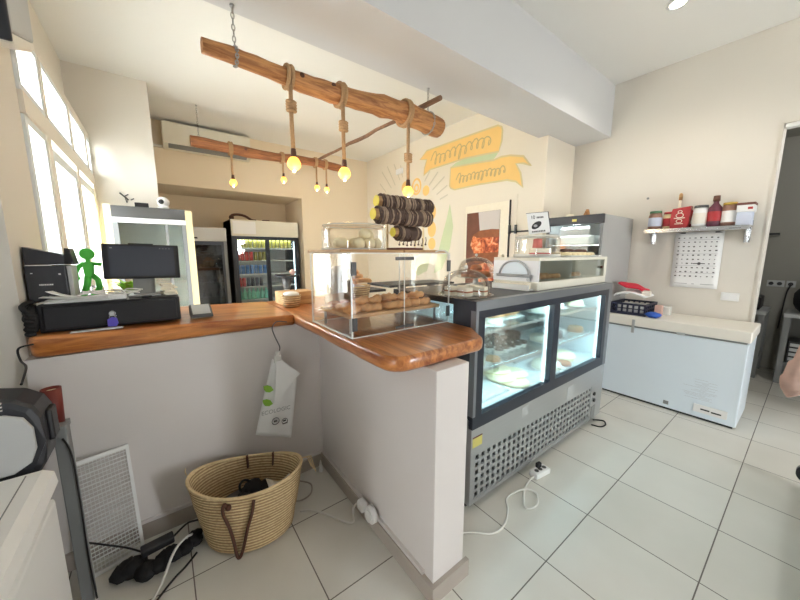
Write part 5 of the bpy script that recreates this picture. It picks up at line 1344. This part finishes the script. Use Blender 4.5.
def stroke(m, P, wd, closed=False):
    """flat painted line on the cream wall through (y, z) points"""
    n = len(P); L = []; Rr = []
    for i in range(n):
        a = P[i-1] if (i or closed) else P[0]; b = P[(i+1) % n] if (i < n-1 or closed) else P[-1]
        ty, tz = b[0]-a[0], b[1]-a[1]; l = math.hypot(ty, tz) or 1
        L.append((P[i][0]-tz/l*wd/2, P[i][1]+ty/l*wd/2)); Rr.append((P[i][0]+tz/l*wd/2, P[i][1]-ty/l*wd/2))
    x0, x1 = 3.7-0.0045, 3.7-0.0005
    V = [[m.bm.verts.new((x, *q)) for q in S_] for x, S_ in ((x0, L), (x0, Rr), (x1, Rr), (x1, L))]
    for i in range(n if closed else n-1):
        j = (i+1) % n
        for k in range(4):
            A, B = V[k], V[(k+1) % 4]
            m.bm.faces.new((A[i], A[j], B[j], B[i]))
    return m
# ------------------------------------------------------------------ mural, picture and rack on the cream wall
XM = 3.7
t = thing('painted_mural', 'painted yellow ribbons with sun rays and circles on the cream wall', 'mural', (XM, 3.4, 2.6))
RIB1 = [(4.313, 3.081), (4.143, 3.185), (3.371, 3.175), (2.749, 3.163), (2.689, 3.127), (2.675, 3.077), (2.68, 2.95), (2.719, 2.83), (3.302, 2.877), (4.045, 2.869), (4.212, 2.806), (4.195, 2.923), (4.14, 3.043)]
FOLD = [(3.302, 2.871), (2.72, 2.834), (2.752, 2.791), (2.798, 2.75), (3.024, 2.765), (3.586, 2.81), (3.479, 2.853)]
RIB2 = [(3.586, 2.803), (3.024, 2.761), (2.797, 2.738), (2.681, 2.755), (2.545, 2.742), (2.353, 2.689), (2.244, 2.552), (2.347, 2.603), (2.452, 2.622), (2.382, 2.5), (2.34, 2.313), (2.439, 2.402), (2.573, 2.444), (3.011, 2.464), (3.496, 2.464), (3.576, 2.498), (3.6, 2.535)]
for nm, P, mt, d in (('ribbon', RIB1, 'mural_yellow', 0.003), ('fold', FOLD, 'mural_green', 0.002), ('ribbon', RIB2, 'mural_yellow', 0.003)):
    r_ = part(MB().prism(P, 0, XM-d, XM-0.0008), nm, mt, t)
    if nm != 'fold': part(stroke(MB(), P, 0.022, True), 'outline', 'mural_edge', r_)
def script(y0, z0, y1, z1, h, n):
    pts = []
    for i in range(n*10+1):
        s_ = i/(n*10); ph = 2*PI*n*s_
        a = h*(0.55+0.45*math.sin(ph*0.37+1.0)**2)*(1.5 if (int(s_*n) in (0, n//2)) else 1)
        z = z0+(z1-z0)*s_+a*math.sin(ph)*0.5
        y = y0+(y1-y0)*s_+0.25*h*math.sin(ph+1.1)-(a*math.sin(ph)*0.5)*0.45
        pts.append((y, z))
    return stroke(MB(), pts, 0.016)
part(script(4.0, 3.0, 2.84, 3.02, 0.17, 11), 'script_lettering', 'mural_ink', t)
part(script(3.44, 2.60, 2.60, 2.58, 0.12, 12), 'script_lettering', 'mural_ink', t)
RAYS = [(5.287, 3.171), (5.026, 2.78), (5.066, 3.173), (4.883, 2.852), (4.858, 3.106), (4.802, 2.884), (5.473, 3.108), (5.156, 2.752), (5.544, 2.891), (5.338, 2.704), (4.188, 2.707), (4.058, 2.854), (4.073, 2.624), (3.867, 2.796), (3.987, 2.538), (3.715, 2.698), (3.89, 2.448), (3.652, 2.555), (3.814, 2.362), (3.637, 2.412)]
for i in range(0, len(RAYS), 2):
    (a, b), (c, d) = RAYS[i], RAYS[i+1]
    part(stroke(MB(), [(a, b), (c, d)], 0.02), 'sun_ray', 'mural_line', t)
for (y, z, ry, rz_) in ((4.70, 2.69, 0.13, 0.11), (4.152, 2.55, 0.085, 0.085), (3.999, 2.184, 0.10, 0.13), (3.993, 1.90, 0.10, 0.13), (3.989, 1.66, 0.09, 0.10)):
    part(MB().prism([(y+ry*math.cos(a), z+rz_*math.sin(a)) for a in [2*PI*i/24 for i in range(24)]], 0, XM-0.003, XM-0.0006), 'yellow_disc', 'mural_yellow', t)
for (y, z, r) in ((4.40, 2.654, 0.11), (4.40, 2.63, 0.05)):
    part(stroke(MB(), [(y+r*math.cos(a), z+r*1.15*math.sin(a)) for a in [2*PI*i/24 for i in range(24)]], 0.035, True), 'yellow_ring', 'mural_yellow', t)
LEAF = [(3.586, 2.264), (3.507, 1.913), (3.565, 1.585), (3.735, 1.241), (3.925, 1.165), (3.836, 1.501), (3.749, 1.759), (3.649, 2.046)]
part(MB().prism(LEAF, 0, XM-0.003, XM-0.0008), 'long_leaf', 'mural_green', t)
part(MB().prism([(4.55, 1.25), (4.35, 1.1), (4.1, 1.2), (4.0, 1.5), (4.15, 1.55), (4.4, 1.4)], 0, XM-0.003, XM-0.0008), 'broad_leaf', 'mural_green', t)
t = thing('framed_picture', 'tall white framed picture of a filled sandwich on the cream wall', 'picture', (3.68, 2.85, 1.5))
part(MB().box(3.668, 3.698, 2.50, 3.235, 0.95, 2.175, 0.003), 'frame', 'cream_cake', t)
part(MB().box(3.672, 3.697, 2.488, 2.4995, 0.95, 2.185), 'dark_edge', 'black', t, 'dark right edge')
part(MB().box(3.6655, 3.6678, 2.63, 3.20, 1.02, 2.075), 'print', 'burger_brown', t)
part(MB().prism([(2.632, 1.77), (2.95, 1.76), (2.99, 2.073), (2.632, 2.073)], 0, 3.664, 3.6654), 'print_background', 'picture_grey', t)
m = MB().prism([(2.632, 1.48), (3.05, 1.50), (3.12, 1.62), (3.08, 1.74), (2.95, 1.80), (2.632, 1.76)], 0, 3.663, 3.6654)
part(m, 'print_filling', 'food_photo', t)
m = MB().prism([(2.632, 1.72), (3.0, 1.72), (3.08, 1.76), (2.95, 1.82), (2.75, 1.83), (2.632, 1.82)], 0, 3.6622, 3.663)
part(m, 'print_bun', 'burger_bun', t)
m = MB().prism([(2.632, 1.40), (3.02, 1.36), (3.10, 1.44), (3.0, 1.50), (2.632, 1.52)], 0, 3.6620, 3.6628)
part(m, 'print_bun', 'burger_bun', t)
m = MB().prism([(2.632, 1.06), (2.95, 1.04), (3.12, 1.16), (3.05, 1.32), (2.85, 1.37), (2.632, 1.34)], 0, 3.663, 3.6654)
part(m, 'print_filling', 'food_photo', t)
part(MB().box(3.695, 3.6998, 2.40, 3.33, 0.9, 2.245).box(3.69, 3.695, 2.40, 2.42, 0.9, 2.245).box(3.69, 3.695, 2.40, 3.33, 2.225, 2.245), 'wall_panel', 'wall_cream', t)
t = thing('wall_rack', 'black metal rack with pegs mounted on the cream wall near its right edge', 'rack', (3.65, 2.27, 1.78))
part(MB().box(3.66, 3.668, 2.08, 2.487, 1.765, 1.785), 'bar', 'black', t)
for y in (2.47, 2.38, 2.095):
    part(MB().box(3.640, 3.666, y-0.012, y+0.012, 1.75, 1.86), 'peg', 'black', t)
for y in (2.35, 2.12): part(MB().box(3.668, 3.6998, y-0.01, y+0.01, 1.77, 1.78), 'fixing', 'black', t)

# ------------------------------------------------------------------ hanging logs, chains, ropes and bulbs
def log(name, p0, p1, r0, r1, mt, lab, knots, cutm='board_wood'):
    t = thing(name, lab, 'log', p0)
    P0, P1 = Vector(p0), Vector(p1); n = 26; pts = []; rs = []
    for i in range(n+1):
        s_ = i/n; q = P0.lerp(P1, s_)
        q += Vector((0, 0.010*math.sin(7*s_), 0.012*math.sin(9*s_+1)))
        r = r0+(r1-r0)*s_
        for (k, a, wd) in knots: r += a*math.exp(-((s_-k)/wd)**2)
        pts.append(q); rs.append(r*(1+0.03*math.sin(23*s_)))
    m = MB(); m.tube(pts, rs, 14)
    for v in m.bm.verts: v.co += Vector((0, random.uniform(-.003, .003), random.uniform(-.003, .003)))
    part(m, 'trunk', mt, t)
    m = MB()
    for (k, a, wd) in knots:
        q = P0.lerp(P1, k); r = r0+(r1-r0)*k
        m.ball(q+Vector((0, -r*0.95, 0.2*r)), r*0.30, sy=0.35)
    part(m, 'knots', 'leather', t, 'dark knots')
    return pts, rs
LZ = 2.578
LP, LR = log('hanging_log', (0.278, 2.10, LZ), (2.03, 2.12, LZ+0.002), 0.038, 0.082, 'log_wood', 'front debarked log hanging on chains above the counter', [(0.42, 0.008, 0.04), (0.66, 0.010, 0.03), (0.80, 0.014, 0.04), (0.30, 0.005, 0.03)])
BP, BR = log('hanging_log', (0.462, 5.16, 2.95), (2.64, 5.13, 2.945), 0.070, 0.060, 'log_dark', 'rear darker log hanging in front of the air conditioner', [(0.3, 0.004, 0.05), (0.62, 0.006, 0.04)])
m = MB(); pp = [Vector((2.245, 5.20, 3.035)).lerp(Vector((1.83, 1.90, 2.678)), i/12) for i in range(13)]
m.tube([p+Vector((0.008*math.sin(2.1*i), 0, 0.004*math.sin(1.7*i))) for i, p in enumerate(pp)], [0.019+0.003*math.sin(i*1.3) for i in range(13)], 8)
single(m, 'cross_pole', 'pole_wood', 'thin dark pole lying across both hanging logs', 'pole', (1.7, 2.9, 2.67))
def chain(name, x, y, z0, z1, lab, wrap=None):
    t = thing(name, lab, 'chain', (x, y, z1))
    m = MB(); n = int((z1-z0)/0.026)
    for i in range(n):
        z = z1-0.013-(z1-z0)*i/n; d = i % 2
        m.tube([(x+(0.008*math.cos(a) if d else 0), y+(0 if d else 0.008*math.cos(a)), z+0.018*math.sin(a)) for a in [2*PI*k/10 for k in range(10)]], 0.0028, 5, True)
    part(m, 'links', 'chain_metal', t)
    if wrap:
        (cx, cy, cz, r) = wrap; m = MB()
        for k in range(20):
            a = 2*PI*k/20
            m.tube([(cx+(0.008 if k % 2 else 0)*math.cos(b)-0.0, cy+(r+0.006)*math.cos(a)+(0 if k % 2 else 0.008*math.cos(b))*math.sin(a)+0.012*math.sin(b)*-math.sin(a), cz+(r+0.006)*math.sin(a)+0.012*math.sin(b)*math.cos(a)) for b in [2*PI*q/8 for q in range(8)]], 0.0032, 5, True)
        part(m, 'wrapped_links', 'chain_metal', t)
    part(MB().cyl((x, y, z1), (x, y, z1+0.012), 0.012, n=12), 'ceiling_hook', 'steel', t)
def at(P, R, x):
    for i in range(len(P)-1):
        if P[i].x <= x <= P[i+1].x:
            k = (x-P[i].x)/(P[i+1].x-P[i].x); return P[i].lerp(P[i+1], k), R[i]+(R[i+1]-R[i])*k
    return P[-1], R[-1]
q, r = at(LP, LR, 0.44); chain('chain', 0.44, q.y, q.z+r, 2.838, 'left chain holding the front log', (0.44, q.y, q.z, r))
q, r = at(LP, LR, 1.90); chain('chain', 1.90, q.y+0.0, q.z+r, 2.838, 'right chain holding the thick end of the front log', (1.90, q.y, q.z, r))
q, r = at(BP, BR, 0.56); chain('chain', 0.56, q.y, q.z+r, 3.408, 'left chain holding the rear log')
def pendant(P, R, x, zb, sc, lab, knot=None, power=2.2):
    q, r = at(P, R, x)
    t = thing('rope_pendant', lab, 'pendant lamp', (x, q.y, q.z))
    rr = r+0.010*sc
    yb = q.y-0.0
    m = MB()
    loop = [(x+0.010*sc, q.y+rr*math.cos(a), q.z+rr*math.sin(a)) for a in [2*PI*i/20 for i in range(20)]]
    m.tube(loop, 0.0105*sc, 7, True)
    loop = [(x-0.012*sc, q.y+rr*math.cos(a), q.z+rr*math.sin(a)) for a in [2*PI*i/20 for i in range(20)]]
    m.tube(loop, 0.0105*sc, 7, True)
    y0 = q.y-rr*0.5
    z0 = q.z-rr*0.87
    m.tube([(x, y0, z0+0.01), (x-0.003, y0, z0-(z0-zb)*0.5), (x, y0, zb+0.05*sc)], 0.0115*sc, 7)
    if knot:
        for k in range(4): m.tube([(x+0.021*sc*math.cos(a), y0+0.021*sc*math.sin(a), knot+0.014*sc*(k-1.5)+0.005*math.sin(a)) for a in [2*PI*i/12 for i in range(12)]], 0.009*sc, 6, True)
    part(m, 'rope', 'rope', t)
    part(MB().cyl((x, y0, zb+0.030*sc), (x, y0, zb+0.075*sc), 0.017*sc, 0.013*sc, 14), 'lamp_socket', 'leather', t)
    part(MB().lathe([(0.014*sc, zb+0.034*sc), (0.027*sc, zb+0.022*sc), (0.037*sc, zb+0.002*sc), (0.035*sc, zb-0.016*sc), (0.022*sc, zb-0.032*sc), (0, zb-0.038*sc)], (x, y0, 0), 18), 'glowing_bulb', 'bulb', t, 'glowing amber bulb')
    part(MB().cyl((x, y0, zb-0.045*sc), (x, y0, zb-0.039*sc), 0.006*sc, n=8), 'bulb_tip', 'filament', t)
    d = bpy.data.lights.new('bulb_light', 'POINT'); d.energy = power; d.color = (1.0, 0.76, 0.48); d.shadow_soft_size = 0.06
    o = bpy.data.objects.new('bulb_light', d); COL.objects.link(o); o.location = (x, y0-0.05, zb-0.10)
pendant(LP, LR, 0.735, 2.065, 1.15, 'rope pendant with amber bulb, leftmost on the front log', 2.40)
pendant(LP, LR, 1.085, 2.055, 1.15, 'rope pendant with amber bulb in the middle of the front log', 2.36)
pendant(LP, LR, 1.645, 1.995, 1.15, 'rope pendant over the bracelet stand near the thick log end', 2.25)
pendant(BP, BR, 0.93, 2.49, 1.35, 'rope pendant at the left of the rear log')
pendant(BP, BR, 1.63, 2.62, 1.2, 'short rope pendant at the centre of the rear log')
pendant(BP, BR, 2.16, 2.565, 1.15, 'left one of the paired rope pendants at the right of the rear log')
pendant(BP, BR, 2.33, 2.555, 1.15, 'right one of the paired rope pendants at the right of the rear log')

# ------------------------------------------------------------------ air conditioner and back of the shop
t = thing('air_conditioner', 'white wall air conditioner high on the back wall behind the rear log', 'air conditioner', (0.75, 5.95, 3.2))
part(MB().prism([(6.048, 3.03), (5.90, 3.03), (5.835, 3.07), (5.825, 3.34), (5.85, 3.37), (6.048, 3.37)], 0, 0.19, 1.35, 0.01), 'housing', 'warm_white', t)
part(MB().prism([(5.9, 3.025), (5.83, 3.066), (5.826, 3.06), (5.895, 3.018)], 0, 0.25, 1.29), 'louvre', 'mid_grey', t)
m = MB().box(0.07, 0.19, 6.02, 6.048, 3.04, 3.075); single(m, 'pipe_duct', 'off_white', 'short white pipe duct left of the air conditioner', 'duct', (0.13, 6.03, 3.05))
m = MB().box(3.672, 3.6995, 4.78, 4.98, 2.95, 3.05, 0.01)
single(m, 'emergency_light', 'white_paint', 'small white emergency light on the cream wall beside the mural', 'light', (3.69, 4.9, 3.0))
t = thing('glass_fridge', 'tall glass display fridge with cream side posts behind the monitor', 'display fridge', (-0.04, 4.55, 0))
GX0, GX1, GY, GB, GZ = -0.40, 0.335, 4.30, 4.80, 1.975
part(MB().box(GX0, GX0+0.055, GY, GB, 0, GZ+0.01), 'side_post', 'wood_cream', t, 'cream side post')
part(MB().box(GX1-0.065, GX1, GY, GB, 0, GZ-0.01), 'side_post', 'wood_cream', t, 'cream side post')
part(MB().box(GX0+0.056, GX1-0.066, GY-0.005, GB, 1.862, GZ, 0.004), 'header', 'dark_grey', t, 'grey header')
part(MB().box(GX0+0.056, GX1-0.066, GY-0.003, GY+0.04, 1.81, 1.86), 'lit_header', 'white_gloss', t)
part(MB().box(GX0+0.056, GX1-0.066, GY, GB, 0.0, 0.5).box(GX0+0.056, GX1-0.066, GB-0.02, GB, 0.5, 1.86), 'cabinet', 'white_gloss', t)
part(MB().box(GX0+0.056, GX0+0.10, GY-0.002, GY+0.02, 0.5, 1.81).box(GX1-0.105, GX1-0.066, GY-0.002, GY+0.02, 0.5, 1.81).box(0.08, 0.105, GY+0.0, GY+0.02, 0.5, 1.81), 'door_frame', 'mid_grey', t)
part(MB().box(GX0+0.10, 0.08, GY+0.008, GY+0.012, 0.5, 1.81).box(0.105, GX1-0.105, GY+0.008, GY+0.012, 0.5, 1.81), 'glass_doors', 'clear_glass', t)
for z in (0.9, 1.2, 1.58): part(MB().box(GX0+0.06, GX1-0.07, GY+0.04, GB-0.03, z, z+0.008), 'glass_shelf', 'clear_glass', t)
m = MB().box(-0.155, -0.04, 4.36, 4.48, GZ+0.001, GZ+0.05, 0.004)
single(m, 'black_box', 'black', 'small black box on top of the tall glass fridge', 'box', (-0.1, 4.42, GZ))
t = thing('security_camera', 'small white camera with dark eye on top of the tall glass fridge', 'camera', (0.09, 4.4, GZ))
part(MB().ball((0.09, 4.42, GZ+0.078), 0.058).lathe([(0, GZ+0.001), (0.06, GZ+0.001), (0.055, GZ+0.025), (0, GZ+0.03)], (0.09, 4.42, 0), 20), 'body', 'white_gloss', t)
part(MB().ball((0.07, 4.368, GZ+0.078), 0.027, sy=0.6), 'eye', 'black', t, 'black camera eye')
m = MB().tube([(-0.29, 4.815, 2.17), (-0.22, 4.815, 2.10)], 0.008, 5).tube([(-0.215, 4.815, 2.16), (-0.25, 4.815, 2.14), (-0.235, 4.815, 2.07)], 0.007, 5).tube([(-0.20, 4.815, 2.10), (-0.17, 4.815, 2.12)], 0.006, 5)
single(m, 'wall_ornament', 'dark_grey', 'thin dark twig ornament on the pillar above the tall glass fridge', 'ornament', (-0.24, 4.82, 2.12))

def drinks_fridge(name, x0, x1, y0, y1, ztop, zhead, lab, doors, bodym, headm, lit):
    t = thing(name, lab, 'drinks fridge', ((x0+x1)/2, (y0+y1)/2, 0))
    m = MB().box(x0, x0+0.05, y0, y1, 0, ztop).box(x1-0.05, x1, y0, y1, 0, ztop).box(x0+0.05, x1-0.05, y0, y1, 0, 0.25)
    part(m, 'sides', bodym, t)
    part(MB().box(x0+0.05, x1-0.05, y1-0.03, y1, 0.25, zhead).box(x0+0.05, x1-0.05, y0+0.06, y1-0.03, zhead-0.02, zhead), 'inner_lining', 'white_gloss' if lit else 'mid_grey', t)
    part(MB().box(x0+0.0, x1-0.0, y0-0.02, y1, zhead+0.001, ztop+0.001, 0.01), 'header', headm, t, 'pale header panel')
    m = MB(); n = doors; w_ = (x1-x0-0.10)/n
    for i in range(n):
        a = x0+0.05+w_*i; b = a+w_
        m.box(a, a+0.035, y0-0.01, y0+0.02, 0.25, zhead).box(b-0.035, b, y0-0.01, y0+0.02, 0.25, zhead).box(a+0.035, b-0.035, y0-0.01, y0+0.02, zhead-0.06, zhead).box(a+0.035, b-0.035, y0-0.01, y0+0.02, 0.25, 0.30)
        part(MB().box(a+0.035, b-0.035, y0+0.003, y0+0.008, 0.30, zhead-0.06), 'glass_door', 'clear_glass' if lit else 'dark_glass', t)
    part(m, 'door_frames', 'frame_black', t, 'black door frames')
    return t
DX0, DX1, DY = 1.03, 2.205, 6.20
t = drinks_fridge('drinks_fridge', DX0, DX1, DY, 6.95, 2.085, 1.80, 'wide lit drinks fridge with two glass doors full of cans', 2, 'charcoal', 'warm_white', True)
part(MB().box(DX0+0.03, DX0+0.40, DY-0.0215, DY-0.0205, 1.84, 2.06).box(DX0+0.26, DX0+0.34, DY-0.0225, DY-0.0215, 2.02, 2.04), 'notice', 'paper', t, 'white paper notice')
shelvesz = [0.66, 0.90, 1.13, 1.37, 1.60]
for z in shelvesz: part(MB().box(DX0+0.055, DX1-0.055, DY+0.04, 6.9, z-0.025, z-0.003), 'shelf', 'white_gloss', t)
part(MB().box(DX1-0.10, DX1-0.085, DY+0.022, DY+0.034, 0.32, 1.72).box(DX0+0.60, DX0+0.612, DY+0.022, DY+0.034, 0.32, 1.72), 'light_strip', 'led', t, 'white light strip')
d = bpy.data.lights.new('drinks_lamp', 'AREA'); d.shape = 'RECTANGLE'; d.size = 1.0; d.size_y = 0.05; d.energy = 2.5; d.color = (0.85, 1, 1)
o = bpy.data.objects.new('drinks_lamp', d); COL.objects.link(o); o.location = (1.6, DY+0.05, 1.755); o.rotation_euler = (math.radians(30), 0, 0)
def can(mt, lab, grp, loc, bottle=False):
    m = MB(local=True)
    if bottle: m.lathe([(0, 0), (0.034, 0), (0.034, 0.12), (0.013, 0.17), (0.013, 0.20), (0, 0.20)], (0, 0, 0), 12)
    else: m.lathe([(0, 0), (0.027, 0), (0.033, 0.012), (0.033, 0.145), (0.027, 0.158), (0, 0.158)], (0, 0, 0), 12)
    return single(m, 'bottle' if bottle else 'drink_can', mt, lab, 'bottle' if bottle else 'can', loc, grp)
def row(mt, lab, grp, x0, n, z, pitch=0.074, bottle=False):
    c = can(mt, lab, grp, (x0, DY+0.10, z), bottle)
    for i in range(1, n): copy_tree(c, (x0+pitch*i, DY+0.10, z))
row('can_gold', 'green-gold can on the top shelf behind the left fridge door', 'green-gold cans top left', 1.125, 7, 1.60)
row('can_gold', 'green-gold can on the top shelf behind the right fridge door', 'green-gold cans top right', 1.68, 6, 1.60)
row('can_red', 'red can on the second shelf behind the left fridge door', 'red cans second shelf', 1.125, 4, 1.37)
row('can_gold', 'green-gold can beside the red cans on the second shelf', 'green-gold cans second shelf', 1.425, 3, 1.37)
row('can_blue', 'blue can on the third shelf behind the left fridge door', 'blue cans third shelf', 1.125, 7, 1.13)
row('can_red', 'red can at the left of the fourth shelf of the drinks fridge', 'red cans fourth shelf', 1.125, 2, 0.90)
row('can_navy', 'dark navy can on the fourth shelf of the drinks fridge', 'navy cans fourth shelf', 1.275, 4, 0.90)
row('bottle_teal', 'clear greenish bottle on the lowest visible fridge shelf', 'greenish bottles lowest shelf', 1.125, 7, 0.66, 0.074, True)
m = MB().box(1.72, 1.98, DY+0.07, DY+0.25, 1.371, 1.386, 0.003); single(m, 'dark_tray', 'dark_grey', 'flat dark tray on the second shelf behind the right fridge door', 'tray', (1.85, DY+0.15, 1.371))
t = thing('wooden_snake', 'dark curved wooden ornament lying on top of the wide drinks fridge', 'ornament', (1.25, 6.4, 2.087))
m = MB().tube(bez([(1.075, 6.38, 2.12), (1.10, 6.38, 2.17), (1.20, 6.40, 2.19), (1.32, 6.42, 2.17), (1.42, 6.42, 2.11), (1.50, 6.42, 2.10)], 5), 0.022, 8)
part(m, 'body', 'leather', t)
part(MB().ball((1.085, 6.38, 2.13), 0.042, sz=1.1), 'head', 'leather', t)
m = MB().box(1.62, 1.74, 6.40, 6.5, 2.087, 2.125, 0.01); single(m, 'small_box', 'maroon', 'small dark box on top of the wide drinks fridge', 'box', (1.68, 6.45, 2.087))
t = drinks_fridge('drinks_fridge', 0.36, 0.955, 6.22, 6.95, 1.925, 1.70, 'narrow single-door fridge left of the lit drinks fridge', 1, 'mid_grey', 'fridge_grey', False)
part(MB().box(0.445, 0.47, 6.17, 6.205, 0.9, 1.32, 0.006), 'handle', 'black', t)
part(MB().box(0.44, 0.53, 6.197, 6.1995, 1.74, 1.765), 'badge', 'black', t)
for z in (0.75, 1.0, 1.25, 1.48): part(MB().box(0.42, 0.90, 6.26, 6.9, z, z+0.012), 'shelf', 'light_grey', t)
m0 = MB(local=True).box(-0.04, 0.04, -0.03, 0.03, 0, 0.12, 0.008)
o = single(m0, 'carton', 'mid_grey', 'dim grey carton inside the narrow fridge', 'carton', (0.50, 6.32, 1.262), 'cartons inside the narrow fridge')
for z in (1.262, 1.012, 0.762, 1.492):
    for i in range(4):
        if (z, i) != (1.262, 0): copy_tree(o, (0.50+0.11*i, 6.32, z))

# bistro tables of the seating area
def bistro(x, y, h, r, lab, square=None):
    t = thing('bistro_table', lab, 'table', (x, y, 0))
    if square: part(MB().box(x-square[0], x+square[0], y-square[1], y+square[1], h-0.025, h, 0.004), 'table_top', 'charcoal', t)
    else: part(MB().lathe([(0, h-0.03), (r*0.6, h-0.03), (r, h-0.008), (r, h), (0, h)], (x, y, 0), 36), 'table_top', 'charcoal', t)
    part(MB().cyl((x, y, h-0.16), (x, y, h-0.03), 0.035, 0.06), 'collar', 'dark_grey', t)
    part(MB().cyl((x, y, 0.03), (x, y, h-0.16), 0.028), 'column', 'fridge_grey', t)
    part(MB().lathe([(0, 0), (0.2, 0), (0.2, 0.012), (0.05, 0.03), (0, 0.03)], (x, y, 0), 28), 'foot', 'dark_grey', t)
bistro(1.17, 3.75, 1.245, 0.135, 'small round tray table on a pale column in front of the lit fridge')
m = MB().ball((1.24, 3.74, 1.28), 0.035, sz=1.0)
single(m, 'table_ornament', 'pale_pink', 'small pinkish lump on the round tray table before the lit fridge', 'ornament', (1.24, 3.74, 1.246))
m = MB().box(1.05, 1.16, 3.70, 3.78, 1.246, 1.262, 0.003)
single(m, 'menu_card', 'charcoal', 'flat dark card on the round tray table', 'card', (1.1, 3.74, 1.246))
bistro(1.62, 3.0, 1.12, 0.2, 'dark square high table seen through the acrylic case at its left', (0.30, 0.22))
bistro(2.45, 3.2, 1.13, 0.2, 'dark square high table seen through the middle of the acrylic case', (0.36, 0.25))
bistro(3.1, 3.35, 1.10, 0.2, 'dark square high table seen through the right of the acrylic case', (0.22, 0.25))

# ceiling spot
t = thing('ceiling_spot', 'small bright ceiling spotlight near the right wall', 'spotlight', (3.37, 0.89, ZC))
part(MB().lathe([(0.07, ZC-0.012), (0.075, ZC-0.001), (0.05, ZC-0.001), (0.05, ZC-0.012)], (3.37, 0.89, 0), 24), 'bezel', 'white_paint', t)
part(MB().cyl((3.37, 0.89, ZC-0.008), (3.37, 0.89, ZC-0.003), 0.049, n=20), 'glowing_lens', 'lamp_disc', t, 'glowing lens')
d = bpy.data.lights.new('spot_light', 'SPOT'); d.spot_size = 2.4; d.spot_blend = 0.6; d.energy = 40; d.color = (1.0, 0.93, 0.82); d.shadow_soft_size = 0.05
o = bpy.data.objects.new('spot_light', d); COL.objects.link(o); o.location = (3.37, 0.89, ZC-0.02)
m = MB().cyl((0.37, 2.9, ZC-0.006), (0.37, 2.9, ZC), 0.014, n=12)
single(m, 'ceiling_plug', 'mid_grey', 'tiny grey plug in the ceiling above the windows', 'ceiling plug', (0.37, 2.9, ZC))
